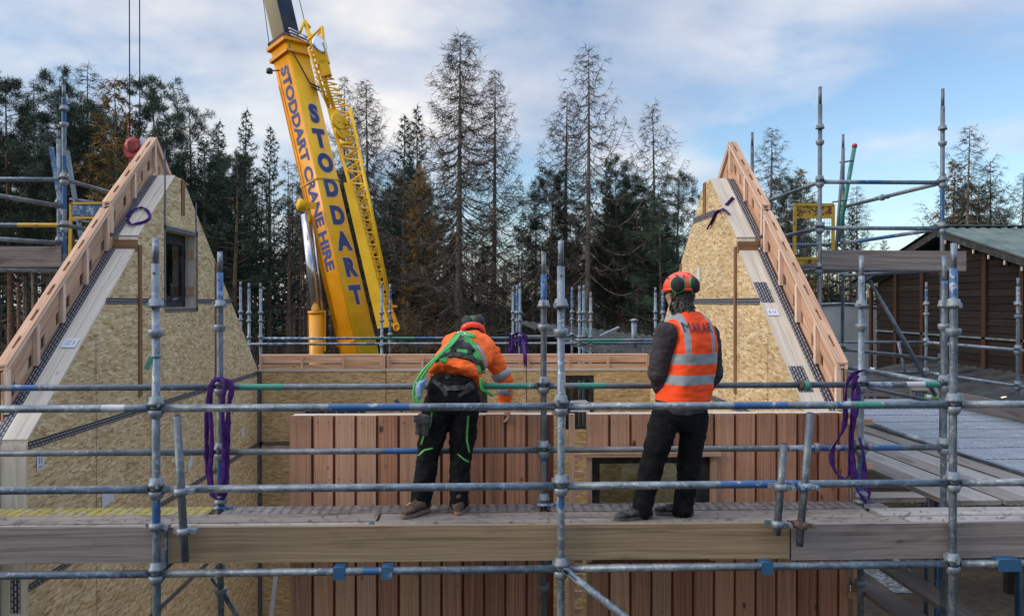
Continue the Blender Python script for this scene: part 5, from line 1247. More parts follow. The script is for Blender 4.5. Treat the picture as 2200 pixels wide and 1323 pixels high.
def spruce(h, rmax, z0=.12, dens=1.0, tufts=1.0):
    tb, ax = trunk(h, h * .011, .08, stubs=18, zs=(.04, z0 + .05)); cb = MB(); nb = int(h * 7 * dens)
    for i in range(nb):
        t = z0 + (1 - z0) * (i + rnd.random()) / nb; q = (1 - t) / (1 - z0); a = i * 2.4 + rnd.uniform(-.4, .4)
        l = (rmax * q ** .8 + .12) * rnd.uniform(.5, 1.12); d = V3((math.cos(a), math.sin(a), 0)); c = ax(h * t)
        dr = rnd.uniform(.1, .38); n_ = 6; pts = [c + d * (l * k / n_) + V3((0, 0, l * (-dr * math.sin(math.pi * k / n_ * .8) + .22 * (k / n_) ** 2 * (1 + t)))) for k in range(n_ + 1)]
        for k in range(n_): ribbon(cb, pts[k], pts[k + 1], .03, 1)
        for k in range(int((l * 44 + 10) * tufts)):
            u = rnd.uniform(.12, 1) ** .8 * n_; j = min(int(u), n_ - 1); p = pts[j] + (pts[j + 1] - pts[j]) * (u - j)
            v = (d * rnd.uniform(.1, 1) + rv(.9) + V3((0, 0, -.22))).normalized(); ribbon(cb, p, p + v * rnd.uniform(.14, .36), rnd.uniform(.03, .06), 0, .3)
    return proto('spruce', tb, cb, 'bark', [M['spruce'], M['bark']])
def pine(h, rmax, z0=.5, nb=70, per=44, lean=None, top=1.0):
    tb, ax = trunk(h, h * .0125, .3, stubs=26, zs=(.12, z0)); cb = MB()
    for i in range(nb):
        t = z0 + (1 - z0) * ((i + rnd.random()) / nb); q = (1 - t) / (1 - z0); a = i * 2.4 + rnd.uniform(-.7, .7)
        l = rmax * (.22 + .95 * math.sin(min(1, q * 1.15 + .08) * math.pi * .62)) * rnd.choice((.45, .75, 1.0, 1.12)); d = V3((math.cos(a), math.sin(a), 0)); c = ax(h * t)
        up = rnd.uniform(.05, .5); pts = [c + d * (l * k / 5) + V3((0, 0, l * up * (k / 5) ** 1.5)) + rv(.06) for k in range(6)]
        for k in range(5): ribbon(cb, pts[k], pts[k + 1], .05 * (1 - k * .13), 1, .8)
        for k in range(int(4 + l * 3.6)):
            u = rnd.uniform(.35, 1.0) * 5; j = min(int(u), 4); p = pts[j] + (pts[j + 1] - pts[j]) * (u - j) + rv(.30) * (.4 + .3 * l)
            ribbon(cb, pts[j], p, .02, 1)
            ax_ = (d * .4 + V3((0, 0, .75)) + rv(.5)).normalized()
            for _ in range(per):
                v = (ax_ * rnd.uniform(.2, 1.0) + rv(1.0)).normalized(); b_ = p + rv(.16); ribbon(cb, b_, b_ + v * rnd.uniform(.12, .30), rnd.uniform(.016, .034), 0, .3)
    return proto('pine', tb, cb, 'bark_red', [M['pine'], M['bark']])
def bare_pole(h, bark='bark', stubs=46):
    tb, ax = trunk(h, h * .0095, .25, 7, stubs=stubs, zs=(.15, .8)); cb = MB()
    for i in range(44):
        t = rnd.uniform(.52, 1); a = rnd.random() * 6.28; l = 2.2 * (1.05 - t) * rnd.uniform(.6, 1.2) + .3; c = ax(h * t); d = V3((math.cos(a), math.sin(a), rnd.uniform(-.2, .3))); e = c + d * l
        ribbon(cb, c, e, .035, 1)
        for _ in range(24):
            p = c + (e - c) * rnd.uniform(.25, 1); v = (d + rv(1.1)).normalized(); ribbon(cb, p, p + v * rnd.uniform(.15, .6), .02)
    return proto('larch', tb, cb, bark, [M['twig'], M['bark']])
PR = {'larch_a': larch(20, 4.0, .22, 1.35), 'larch_b': larch(20, 2.8, .36, .85, -.05), 'larch_c': larch(18, 3.7, .30, .8), 'amber': larch(17, 2.7, .25, .75, 0, 1),
      'spruce_a': spruce(18, 2.7, .3), 'spruce_b': spruce(18, 1.9, .38, .9), 'spruce_c': spruce(17, 2.8, .45, .7, .8),
      'pine_a': pine(18, 2.7, .42), 'pine_b': pine(17, 2.3, .5, 60), 'pine_c': pine(18, 3.0, .3, 80, 30), 'pole_a': bare_pole(17), 'pole_b': bare_pole(17, 'bark_red', 60), 'pole_c': bare_pole(16, 'bark', 30)}
PH = {'larch_a': 20, 'larch_b': 20, 'larch_c': 18, 'amber': 17, 'spruce_a': 18, 'spruce_b': 18, 'spruce_c': 17, 'pine_a': 18, 'pine_b': 17, 'pine_c': 18, 'pole_a': 17, 'pole_b': 17, 'pole_c': 16}
GN = 'trees of the wood behind the site'
def tree(kind, px, ptop, Y, label, wide=1.0):
    x = U(px, 650, Y).x; h = U(px, ptop, Y).z; s = h / PH[kind]
    nm = {'l': 'larch_tree', 'a': 'larch_tree', 's': 'spruce_tree', 'p': 'pine_tree'}[kind[0]]
    if kind.startswith('pole'): nm = 'larch_tree'
    t = thing(nm, label, 'tree', (x, Y, 0), GN); t.rotation_euler = (0, 0, rnd.random() * 6.28); t.scale = (s * wide, s * wide, s)
    for me, n_ in zip(PR[kind], ('trunk', 'crown')):
        c = bpy.data.objects.new(n_, me); COL.objects.link(c); c.parent = t
    return t
KEY = [('larch_a', 985, 76, 44, 'tallest bare larch with a broad crown, left of the middle upright', 1.15), ('larch_b', 1060, 150, 46, 'slim bare larch beside the tallest larch, its trunk clear of needles', .95),
       ('larch_c', 1262, 102, 44, 'tall bare larch with wide upswept boughs against blue sky', 1.0), ('larch_b', 1214, 196, 46, 'bare larch leaning into the tall wide-boughed larch', 1.1), ('larch_c', 1404, 222, 47, 'bare conical larch above the man in the vest', .98),
       ('larch_b', 738, 165, 56, 'thin bare larch just past the crane jib', .8), ('larch_a', 790, 174, 52, 'bare feathery larch by the jib pivot', .9), ('larch_c', 186, 138, 62, 'pale bare larch rising over the pines outside the windowed gable', 1.0), ('larch_b', 76, 172, 60, 'thin pale larch above the tower scaffold', .8),
       ('amber', 250, 168, 43.5, 'amber larch still holding needles under the hoist ropes', 1.0), ('pine_a', 22, 168, 47, 'ragged pine at the edge of the photo beyond the tower scaffold', 1.0), ('pine_a', 128, 168, 46, 'dark pine just behind the blue-topped upright', .95),
       ('pine_b', 335, 180, 45, 'pine with a bare fork beside the gable peak', 1.0), ('pine_c', 405, 235, 47, 'wide dark pine reaching out over the gable peak', 1.0), ('spruce_b', 468, 262, 50, 'narrow spruce between the pines and the crane', 1.0), ('spruce_b', 526, 238, 50, 'tallest narrow spruce just before the crane boom', 1.0), ('spruce_a', 580, 272, 52, 'dark spruce touching the crane boom', .9), ('spruce_a', 440, 300, 44, 'broad low spruce behind the windowed gable', 1.2), ('pine_c', 500, 330, 43, 'bushy pine in front of the narrow spruces', 1.2),
       ('spruce_a', 868, 248, 47, 'dense blue-green spruce between the jib and the tallest larch', 1.05), ('spruce_b', 896, 232, 50, 'spruce with browning tip beside the tallest larch', 1.0), ('amber', 905, 350, 46, 'rusty-needled larch at the foot of the tallest larch', .8),
       ('pine_b', 1190, 372, 46, 'pine below the leaning larch', 1.0), ('pine_c', 1330, 340, 46, 'dark pine with tufted crown below the wide-boughed larch', .9), ('pine_a', 1365, 392, 44, 'round-topped pine to the side of the conical larch', 1.0), ('pine_c', 1450, 372, 43, 'spreading pine reaching towards the windowless gable', 1.15), ('pine_c', 1425, 430, 42, 'low dark pine behind the man in the vest', 1.1), ('spruce_b', 1305, 350, 48, 'slender spruce behind the wide-boughed larch', .9),
       ('larch_b', 1345, 345, 52, 'small bare larch between two pines', .8), ('larch_c', 1150, 420, 50, 'low bare larch in the gap of the tree line', .9), ('spruce_c', 1120, 470, 56, 'far small spruce in the gap of the tree line', .9),
       ('larch_b', 1655, 274, 46, 'bare larch beside the windowless gable peak', 1.15), ('larch_b', 1532, 385, 75, 'tiny far larch next to the windowless gable peak', .9), ('pine_b', 1690, 388, 50, 'pine behind the yellow framed gate', 1.0), ('amber', 1718, 360, 55, 'thin brownish larch over the platform rails', .9), ('spruce_a', 1828, 440, 50, 'dark spruce framed by the platform rails', 1.2), ('larch_b', 1840, 400, 56, 'thin larch framed by the platform rails', 1.0), ('spruce_c', 1900, 515, 70, 'small far spruce over the end of the barn', 1.0),
       ('larch_c', 2078, 272, 50, 'bare larch above the barn roof', 1.1), ('amber', 2048, 345, 52, 'brown larch hanging over the barn roof', 1.0), ('larch_c', 2125, 345, 52, 'leaning bare larch above the barn roof', 1.1), ('pine_c', 2088, 395, 51, 'brown-green pine over the barn roof', 1.1), ('larch_b', 2196, 372, 52, 'cut-off larch at the edge of the photo over the barn', 1.1), ('amber', 2105, 400, 53, 'rust-brown larch low behind the barn ridge', 1.1), ('spruce_c', 60, 240, 52, 'thin-crowned dark spruce by the ragged pine', 1.0), ('pine_b', 205, 228, 48, 'dark pine between amber larch and blue-topped upright', 1.1), ('spruce_a', 300, 240, 48, 'dark bulky spruce behind the hook block', 1.0)]
for a in KEY: tree(*a)
SKY = [(-200, 240), (0, 250), (60, 260), (130, 240), (200, 260), (260, 250), (320, 250), (360, 300), (430, 310), (530, 310), (600, 330), (700, 330), (760, 340), (830, 350), (880, 340), (930, 440), (1000, 470), (1060, 510), (1120, 540), (1160, 490), (1250, 420), (1330, 420), (1400, 430), (1480, 440), (1520, 480), (1600, 500), (1700, 440), (1800, 490), (1850, 500), (1900, 540), (2000, 520), (2060, 430), (2130, 430), (2200, 450), (2500, 420)]
def skyl(px):
    for (a, ya), (b, yb) in zip(SKY, SKY[1:]):
        if a <= px <= b: return ya + (yb - ya) * (px - a) / (b - a)
    return 400
FL = {'spruce': 'dark spruce among the crowded wood behind the site, no mark of its own', 'pine': 'dark pine among the crowded wood behind the site, no mark of its own', 'larch': 'thin bare larch pole among the crowded wood behind the site, no mark of its own', 'amber': 'brown-needled larch among the crowded wood behind the site, no mark of its own'}
kinds = ['pole_a', 'pole_b', 'pole_c', 'pole_a', 'pole_b', 'pole_c', 'pole_a', 'pole_b', 'pole_c', 'pole_a', 'spruce_b', 'pine_b', 'pine_a', 'larch_b', 'pole_c', 'pole_b', 'pine_b', 'pine_a']
for i in range(240):
    px = -120 + (i * 137.5 + rnd.uniform(-40, 40)) % 2440
    if (1870 < px < 2010 and rnd.random() < .6) or (px < 620 and rnd.random() < .4): continue
    Y = rnd.uniform(44, 80); k = rnd.choice(kinds if px > 620 else kinds[4:] + ['spruce_a', 'pine_b', 'pine_a'])
    tree(k, px, skyl(px) + rnd.uniform(0, 110) ** 1.0, Y, FL['amber' if k == 'amber' else 'larch' if k[0] == 'l' or k.startswith('pole') else 'spruce' if k[0] == 's' else 'pine'], rnd.uniform(.8, 1.1))
# undergrowth and the far wood, each one uncountable mass
mb = MB()
for _ in range(20000):
    px = rnd.uniform(-150, 2350); Y = rnd.uniform(37, 66); x = U(px, 650, Y).x; b = V3((x, Y, rnd.uniform(0, 1.2) ** 1.3)); hgt = rnd.uniform(.4, 2.6)
    e = b + V3((rnd.uniform(-.9, .9), rnd.uniform(-.9, .9), hgt)); ribbon(mb, b, e, rnd.uniform(.02, .045)); m_ = b + (e - b) * rnd.uniform(.3, .8); ribbon(mb, m_, m_ + rv(.8) + V3((0, 0, .3)), .025)
o = mb.build('undergrowth', M['brush']); o['kind'] = 'stuff'; o['label'] = 'tangle of bare brown undergrowth between the tree trunks'
mb = MB()
for _ in range(42000):
    px = rnd.uniform(-250, 2450); Y = rnd.uniform(82, 112); x = U(px, 650, Y).x; zt_ = max(3, U(px, skyl(px) + (150 if px > 640 else 215) + 60 * noise.noise(V3((px * .02, Y * .1, 3))), Y).z)
    p = V3((x, Y, zt_ * rnd.random() ** .9)); ribbon(mb, p, p + rv(1).normalized() * rnd.uniform(.5, 1.3) + V3((0, 0, -.2)), rnd.uniform(.16, .42), 0, .4)
for _ in range(420):
    px = rnd.uniform(-250, 2450); Y = rnd.uniform(81, 110); x = U(px, 650, Y).x; zt_ = max(3, U(px, skyl(px) + 70, Y).z); mb.tube((x, Y, 0), (x + rnd.uniform(-.3, .3), Y, zt_), .16, 5, None, 1, .04)
o = mb.build('far_wood', [M['spruce'], M['bark']]); o['kind'] = 'stuff'; o['label'] = 'far dark wood closing the view between the nearer trunks'
# ------------------------------------------------------------------ people
M['skin'] = plain('skin', (.42, .24, .17), .55, 0, .12, 14)
M['web'] = plain('black_webbing', (.0045, .0045, .005), .9, 0, .3, 20, .3, .06)
M['hair'] = plain('dark_hair', (.0065, .0045, .0035), .85, 0, .4, 60, .5, .06)
M['jacket'] = plain('grey_canvas_jacket', (.048, .044, .050), .85, 0, .25, 9, .35, .2, (.062, .057, .063))
M['trouser'] = plain('black_work_trousers', (.005, .0053, .0062), .9, 0, .3, 9, .8, .14, (.014, .0145, .017))
M['shirt'] = plain('orange_hi_vis_shirt', (1.0, .145, .026), .75, 0, .10, 7, .5, .15, (1.0, .185, .04))
M['shoe'] = plain('black_leather_shoe', (.009, .009, .010), .75, 0, .3, 20, .3, .12)
M['helmet_k'] = plain('black_helmet_shell', (.007, .007, .008), .4, 0, .2, 8, 0, .2)
M['boot'] = plain('worn_brown_boot', (.075, .052, .040), .75, 0, .45, 14, .3, .3, (.15, .10, .075))
M['sole'] = plain('grey_sole', (.05, .047, .044), .85, 0, .3, 20)
M['tan_sole'] = plain('tan_sole', (.22, .14, .10), .8)
M['helmet_o'] = plain('orange_helmet_shell', (.86, .065, .03), .3, 0, .06, 4)
M['ear'] = plain('grey_ear_cup', (.017, .019, .023), .65, 0, .15, 8, 0, .15)
M['lime'] = plain('green_strap', (.012, .40, .045), .6, 0, .2, 20)
M['rope_g'] = plain('lime_rope', (.06, .55, .10), .7, 0, .3, 60)
M['sky_web'] = plain('light_blue_webbing', (.20, .38, .62), .7, 0, .3, 30)
M['reflect'] = plain('grey_reflective_tape', (.30, .32, .36), .45, .2, .12, 12)
M['accent'] = plain('green_piping', (.10, .42, .08), .6)
def ring_loft(mb, secs, n=28, mi=0, pw=1.0):
    sg_ = lambda v: math.copysign(abs(v) ** pw, v)
    rings = [mb.add([c + a * sg_(math.cos(2 * math.pi * q / n)) + b * sg_(math.sin(2 * math.pi * q / n)) for q in range(n)]) for c, a, b in secs]
    for i in range(len(secs) - 1):
        for q in range(n): q2 = (q + 1) % n; mb.face((rings[i] + q, rings[i] + q2, rings[i + 1] + q2, rings[i + 1] + q), None, mi, True)
    mb.face([rings[0] + q for q in range(n)][::-1], None, mi, True); mb.face([rings[-1] + q for q in range(n)], None, mi, True)
def limb(mb, pts, rad, n=14, sub=4):
    """tapered limb through its joints, rounded at both ends"""
    P_, R_ = [], []
    for i in range(len(pts) - 1):
        for k in range(sub): t = k / sub; P_.append(pts[i].lerp(pts[i + 1], t)); R_.append(rad[i] + (rad[i + 1] - rad[i]) * t)
    P_.append(pts[-1]); R_.append(rad[-1]); mb.path(P_, R_, n)
    for p, r in zip(pts, rad): mb.ell(p, (r, r, r), None, 12, 8)
def fuse(mb, voxel, smooth=3, folds=0.0, fscale=9.0, seed=0, keep=None):
    """one continuous surface out of overlapping closed pieces"""
    me = bpy.data.meshes.new('tmp'); me.from_pydata([tuple(v) for v in mb.v], [], mb.f); ob = bpy.data.objects.new('tmp', me); COL.objects.link(ob)
    md = ob.modifiers.new('r', 'REMESH'); md.mode = 'VOXEL'; md.voxel_size = voxel
    sm = ob.modifiers.new('s', 'SMOOTH'); sm.factor = .5; sm.iterations = smooth
    dg = bpy.context.evaluated_depsgraph_get(); m2 = bpy.data.meshes.new_from_object(ob.evaluated_get(dg)); bpy.data.objects.remove(ob); bpy.data.meshes.remove(me)
    out = MB()
    nv = [v.normal.copy() for v in m2.vertices]
    for v, nn_ in zip(m2.vertices, nv):
        c = v.co
        if folds: c = c + nn_ * folds * (noise.noise(V3((c.x * fscale, c.y * fscale, c.z * fscale * .75 + seed))) + .5 * noise.noise(V3((c.x * fscale * 2.3, c.y * fscale * 2.3, c.z * fscale * 2.6 + seed))) + .7 * (.3 - abs(noise.noise(V3((c.x * fscale * 1.3 + 9, c.y * fscale * 1.3, c.z * fscale * 2.4 + seed))))))
        out.v.append(tuple(c))
    for p in m2.polygons: out.face(tuple(p.vertices), None, 0, True)
    bpy.data.meshes.remove(m2); return out
def bvh_of(mb): return BVHTree.FromPolygons([V3(v) for v in mb.v], mb.f)
def hit(bv, px, py):
    d = ray(px, py).normalized(); loc, nn_, i, dist = bv.ray_cast(V3((0, 0, H)), d)
    return (loc, nn_ if nn_.dot(d) < 0 else -nn_) if loc is not None else None
def strap(bv, pts, wpx, mb, lift=.007, mi=0, across=3, step=5):
    """webbing laid on a surface: follows it along a line of the photograph, with its own thickness"""
    L_ = []
    for (x0, y0), (x1, y1) in zip(pts, pts[1:]):
        n_ = max(1, int(math.hypot(x1 - x0, y1 - y0) / step)); L_ += [(x0 + (x1 - x0) * k / n_, y0 + (y1 - y0) * k / n_) for k in range(n_)]
    L_.append(pts[-1]); rows = []
    for i, (x, y) in enumerate(L_):
        a, b = L_[max(0, i - 1)], L_[min(len(L_) - 1, i + 1)]; l = math.hypot(b[0] - a[0], b[1] - a[1]) or 1; nx, ny = -(b[1] - a[1]) / l, (b[0] - a[0]) / l
        row = []
        for k in range(across):
            f = (k / (across - 1) - .5) * wpx; h_ = hit(bv, x + nx * f, y + ny * f)
            row.append(h_)
        if all(row): rows.append(row)
        elif rows: pass
    if len(rows) < 2: return
    top = [mb.add([p + q * lift for p, q in r_]) for r_ in rows]; bot = [mb.add([p - q * .004 for p, q in r_]) for r_ in rows]
    for i in range(len(rows) - 1):
        for k in range(across - 1):
            mb.face((top[i] + k, top[i] + k + 1, top[i + 1] + k + 1, top[i + 1] + k), None, mi, True)
        for k in (0, across - 1): mb.face((top[i] + k, top[i + 1] + k, bot[i + 1] + k, bot[i] + k), None, mi)
    for i in (0, len(rows) - 1):
        for k in range(across - 1): mb.face((top[i] + k, top[i] + k + 1, bot[i] + k + 1, bot[i] + k), None, mi)
def head(mb, c, f, u, r=.098):
    """skull, jaw, nose, ears, brow; c head centre, f facing, u up"""
    f = f.normalized(); s = f.cross(u).normalized(); u = s.cross(f); Mx = Matrix((s, f, u)).transposed()
    mb.ell(c + u * .012, (.074, .096, .108), Mx, 18, 14); mb.ell(c + f * .022 - u * .062, (.056, .068, .062), Mx, 16, 10); mb.ell(c + f * .055 - u * .092, (.032, .03, .024), Mx)
    mb.ell(c + f * .100 - u * .020, (.013, .020, .028), Mx); mb.ell(c + f * .085 + u * .028, (.055, .016, .014), Mx); mb.ell(c + f * .088 - u * .058, (.024, .012, .010), Mx)
    for k in (-1, 1): mb.ell(c + s * k * .078 - u * .012 - f * .006, (.010, .022, .032), Mx)
    return s, f, u
def hand(mb, w_, d, pn, side_, curl=.5):
    """palm, four unequal curled fingers and a thumb leaving the side; d along the hand, pn palm normal"""
    d = d.normalized(); pn = (pn - d * pn.dot(d)).normalized(); s = d.cross(pn) * side_; Mx = Matrix((s, d, pn)).transposed()
    mb.ell(w_ + d * .050, (.040, .056, .017), Mx, 14, 10); mb.ell(w_ + d * .02, (.028, .035, .018), Mx)
    for k, (l, o_) in enumerate(((.072, -.030), (.082, -.010), (.077, .011), (.060, .030))):
        p = w_ + d * .092 + s * o_; pts = [p - d * .03, p]; a = .25 + curl * .35
        for j, fl in enumerate((.45, .32, .23)): p = p + (d * math.cos(a) + pn * math.sin(a)) * l * fl; pts.append(p); a += curl * (.9 if j == 0 else .7)
        limb(mb, pts, [.0095, .0098, .0090, .0082, .0072], 10, 2)
    b = w_ + d * .030 - s * .034; limb(mb, [b, b - s * .026 + d * .024 + pn * .012, b - s * .032 + d * .052 + pn * .024, b - s * .024 + d * .072 + pn * .03], [.013, .012, .0105, .008], 10, 2)
def shoe(name, par, heel, toe, zsole, mats, hgt=.10, wd_=.047, lift=0.0):
    """laced shoe: upper lofted from heel to toe, sole under it, laces"""
    h3 = V3((heel[0], heel[1], zsole)); t3 = V3((toe[0], toe[1], zsole)); d = (t3 - h3); l = d.length; d.normalize(); s = d.cross(V3((0, 0, 1))); up = V3((0, 0, 1)); mb = MB()
    secs = []
    for t, w__, h_ in ((0, .6, .55), (.06, .85, .85), (.18, .95, 1.02), (.34, .95, 1.0), (.48, .95, .80), (.62, 1.05, .62), (.78, 1.08, .52), (.9, .9, .44), (.98, .5, .28)):
        z0 = .022 + lift * (1 - t) ; hh = hgt * h_; secs.append((h3 + d * (l * t) + up * (z0 + hh / 2 - .004), s * wd_ * w__, up * hh / 2))
    ring_loft(mb, secs, 18)
    a = h3 + d * l * .22 + up * (.06 + lift); limb(mb, [a, a + up * .07 - d * .005], [.045, .048], 14, 2)
    up_ = fuse(mb, .007, 2, .002, 30); o = up_.build(name, mats[0], par)
    mb = MB(); n_ = 22; ol = []
    for q in range(n_):
        a = 2 * math.pi * q / n_; t = .5 + .51 * math.cos(a); ww = wd_ * (1.02 if t > .5 else .88) * abs(math.sin(a)) ** .7 * (1 if math.sin(a) > 0 else -1); ol.append(h3 + d * l * t + s * ww + up * (lift * (1 - t)))
    mb.prism(ol, up * .026, d, s); mb.build('sole', mats[1], o)
    mb = MB()
    for k in range(5): t = .36 + .075 * k; p = h3 + d * l * t + up * (.026 + hgt * (1.0 - .42 * k / 4) + lift * (1 - t)); mb.path([p - s * .024 - up * .006, p, p + s * .024 - up * .006], .0032, 5)
    mb.build('laces', mats[2], o); return o
def helmet(par, c, f, u, mat, cups, rim=True, vent_mat='black'):
    f = f.normalized(); s = f.cross(u).normalized(); u = s.cross(f).normalized(); Mx = Matrix((s, f, u)).transposed(); mb = MB()
    mb.ell(c, (.108, .138, .112), Mx, 28, 12, 0, -.12)
    n_ = 28; r0_ = [c + s * .108 * math.cos(q * 2 * math.pi / n_) + f * .138 * math.sin(q * 2 * math.pi / n_) - u * (.012 + (.012 if math.sin(q * 2 * math.pi / n_) < 0 else 0)) for q in range(n_ + 1)]
    mb.path(r0_, .0095, 8)
    for k in range(-1, 2): mb.path([c + Mx @ V3((.030 * k * 1.4 + .109 * math.sin(k * .55) * .0 , .139 * math.cos(a), .114 * math.sin(a))) + u * .0 for a in [R(x) for x in range(25, 158, 10)]], .007, 6) if k == 0 else None
    h_ = mb.build('helmet', M[mat], par)
    mb = MB()
    for ax_, el in ((-50, 42), (50, 42), (-128, 42), (128, 42), (0, 62), (180, 62), (-90, 55), (90, 55)):
        p = V3((.108 * math.cos(R(el)) * math.sin(R(ax_)), .138 * math.cos(R(el)) * math.cos(R(ax_)), .112 * math.sin(R(el)))); nn_ = V3((p.x / .0117, p.y / .019, p.z / .0125)).normalized(); t_ = nn_.orthogonal().normalized()
        mb.ell(c + Mx @ p, (.024, .007, .004), Matrix((Mx @ t_, Mx @ nn_.cross(t_), Mx @ nn_)).transposed(), 12, 6)
    mb.build('vent', M[vent_mat], h_)
    for p, nrm in cups:
        nrm = nrm.normalized(); a = u - nrm * u.dot(nrm); a.normalize(); b = nrm.cross(a); Mc = Matrix((b, a, nrm)).transposed(); mb = MB()
        mb.ell(p, (.050, .058, .034), Mc, 20, 10); e = mb.build('ear_defender', M['ear'], h_)
        mb = MB(); mb.path([p - nrm * .018 + b * .047 * math.cos(q * math.pi / 10) + a * .055 * math.sin(q * math.pi / 10) for q in range(21)], .0095, 7, caps=False); mb.build('ear_seal', M['lime'], e)
        mb = MB(); q = c + (p - c) * .55 + u * .02; mb.path(smooth_pts([p - a * .02 + nrm * .02, p + a * .06, q + u * .05]), .006, 6); mb.build('ear_arm', M['black'], e)
    mb = MB()
    for k in (-1, 1): mb.path(smooth_pts([c + s * k * .104 - u * .01, c + s * k * .088 + f * .03 - u * .09, c + s * k * .035 + f * .085 - u * .155, c + f * .09 - u * .165]), .006, 6); mb.path(smooth_pts([c + s * k * .1 - f * .05 - u * .01, c + s * k * .088 + f * .02 - u * .09]), .006, 6)
    mb.build('chin_strap', M['black'], h_)
    return h_

# --- the standing worker
ya = R(26); rt = V3((math.cos(ya), math.sin(ya), 0)); fw = V3((-math.sin(ya), math.cos(ya), 0)); up = V3((0, 0, 1)); YS = 5.86
PS = thing('person', 'person in orange vest and orange helmet standing with back turned, black trousers', 'person', (U(1440, 1100, YS).x, YS, ZD + .002))
def q(px, py, y=YS): return U(px, py, y)
spine = [((1463, 915), .15, .11), ((1463, 885), .155, .12), ((1469, 838), .138, .11), ((1477, 778), .148, .122), ((1480, 738), .158, .122), ((1478, 708), .150, .085), ((1473, 688), .09, .07), ((1467, 672), .056, .058), ((1464, 655), .054, .056)]
def torso(mb, g, i0=0, i1=99, hw=0.0, hd=0.0): ring_loft(mb, [(q(*p), rt * (a + g + hw), fw * (b + g + hd)) for p, a, b in spine[i0:i1]])
shL, elL, wrL = q(1432, 716, YS - .10), q(1413, 800, YS - .06), q(1434, 866, YS + .11)
shR, elR, wrR = q(1523, 722, YS + .11), q(1532, 800, YS + .18), q(1500, 862, YS + .24)
hpL, knL, anL = q(1432, 892, YS - .05), q(1400, 1000, YS - .08), q(1379, 1092, YS - .04)
hpR, knR, anR = q(1492, 892, YS + .06), q(1480, 1004, YS + .02), q(1466, 1090, YS + .03)
hf = V3((-.74, .66, .05)); hc = q(1461, 633)
mb = MB(); torso(mb, 0)
hs, hf, hu = head(mb, hc, hf, up)
limb(mb, [q(1468, 690), q(1464, 660), hc - hu * .02], [.062, .056, .05])
limb(mb, [shL, elL, wrL], [.052, .042, .028]); limb(mb, [shR, elR, wrR], [.052, .042, .028])
limb(mb, [hpL, knL, anL], [.085, .055, .04]); limb(mb, [hpR, knR, anR], [.085, .055, .04])
hand(mb, wrL, (q(1466, 884, YS + .2) - wrL), -rt + V3((0, 0, -.3)), -1, .6); hand(mb, wrR, (q(1468, 880, YS + .25) - wrR), -fw + V3((0, 0, -.3)), 1, .6)
for an, dx in ((anL, -.06), (anR, -.05)): limb(mb, [an, an + V3((dx, .0, -.045))], [.034, .022])
bd = fuse(mb, .0068, 2); bd.build('body', M['skin'], PS)
mb = MB(); mb.ell(hc + hu * .01 - hf * .018, (.086, .098, .108), Matrix((hs, hf, hu)).transposed(), 20, 14); mb.ell(hc - hf * .052 - hu * .062, (.072, .048, .070), Matrix((hs, hf, hu)).transposed())
for k in range(46): a = R(rnd.uniform(100, 440)); d_ = hs * math.cos(a) * .8 - hf * abs(math.sin(a)); p = hc + hs * math.cos(a) * .07 - hf * abs(math.sin(a)) * .085 - hu * rnd.uniform(.03, .09); mb.path([p, p + d_ * .018 - hu * .03, p + d_ * (.03 + rnd.random() * .014) - hu * rnd.uniform(.045, .07)], [.009, .007, .003], 5)
fuse(mb, .0055, 1, .003, 60).build('hair', M['hair'], PS)
helmet(PS, hc + hu * .052 - hf * .004, (hf - hu * .12), (hu + hf * .12), 'helmet_o', [(q(1456, 611, YS - .150), V3((-.30, -1, .12))), (q(1493, 613, YS - .100), V3((.80, -.60, .1)))])
mb = MB(); torso(mb, .018, 1, 7); limb(mb, [shL, elL, wrL], [.088, .076, .058]); limb(mb, [shR, elR, wrR], [.086, .074, .056]); ring_loft(mb, [(q(*p), rt * (a + .026), fw * (b + .03)) for p, a, b in (((1463, 885), .175, .12), ((1467, 862), .163, .112), ((1470, 838), .155, .11))])
jk = fuse(mb, .009, 3, .013, 11, 3); jk.build('jacket', M['jacket'], PS)
mb = MB(); ring_loft(mb, [(q(1474, 692), rt * .125, fw * .105), (q(1469, 676), rt * .098, fw * .092), (q(1465, 660), rt * .088, fw * .086), (q(1464, 654), rt * .08, fw * .08)]); fuse(mb, .008, 2, .004, 14).build('collar', M['web'], PS)
def vest_mat():
    k = NT('orange_vest'); t = k.n('TexCoord'); rm = k.n('Mapping', {'Vector': t.outputs['Object'], 'Rotation': (0, 0, -ya)}); sp = k.n('SeparateXYZ', {0: rm.outputs[0]})
    cx = (rm, None); off = V3(PS.location); c0 = q(1471, 745) - off; u0 = c0.dot(rt)
    u_ = k.math('ABSOLUTE', k.math('SUBTRACT', sp.outputs[0], u0)); z_ = sp.outputs[2]
    def band(v, a, b): return k.math('MULTIPLY', k.math('GREATER_THAN', v, a), k.math('LESS_THAN', v, b))
    zz = lambda py: q(1480, py).z - off.z
    f = k.math('MAXIMUM', band(z_, zz(779), zz(757)), band(z_, zz(822), zz(802)))
    f = k.math('MAXIMUM', f, k.math('MULTIPLY', band(u_, .088, .126), k.math('GREATER_THAN', z_, zz(760))))
    n = k.noise(t.outputs['Object'], 9, 5, .6); col = k.mix(f, k.ramp(n, [(.3, (1.0, .072, .012)), (.7, (1.0, .098, .018))]), k.ramp(n, [(.3, (.24, .27, .31)), (.7, (.34, .37, .41))]))
    ed = k.math('LESS_THAN', z_, zz(858)); col = k.mix(ed, col, (.015, .015, .017))
    return k.out(col, .6, 0, n, .5, .006, .25)
mb = MB(); vs = [((1468, 862), .150, .122), ((1469, 838), .148, .122), ((1477, 778), .146, .13), ((1481, 738), .142, .132), ((1479, 708), .130, .112), ((1476, 690), .108, .088), ((1473, 676), .066, .055), ((1471, 669), .048, .04)]
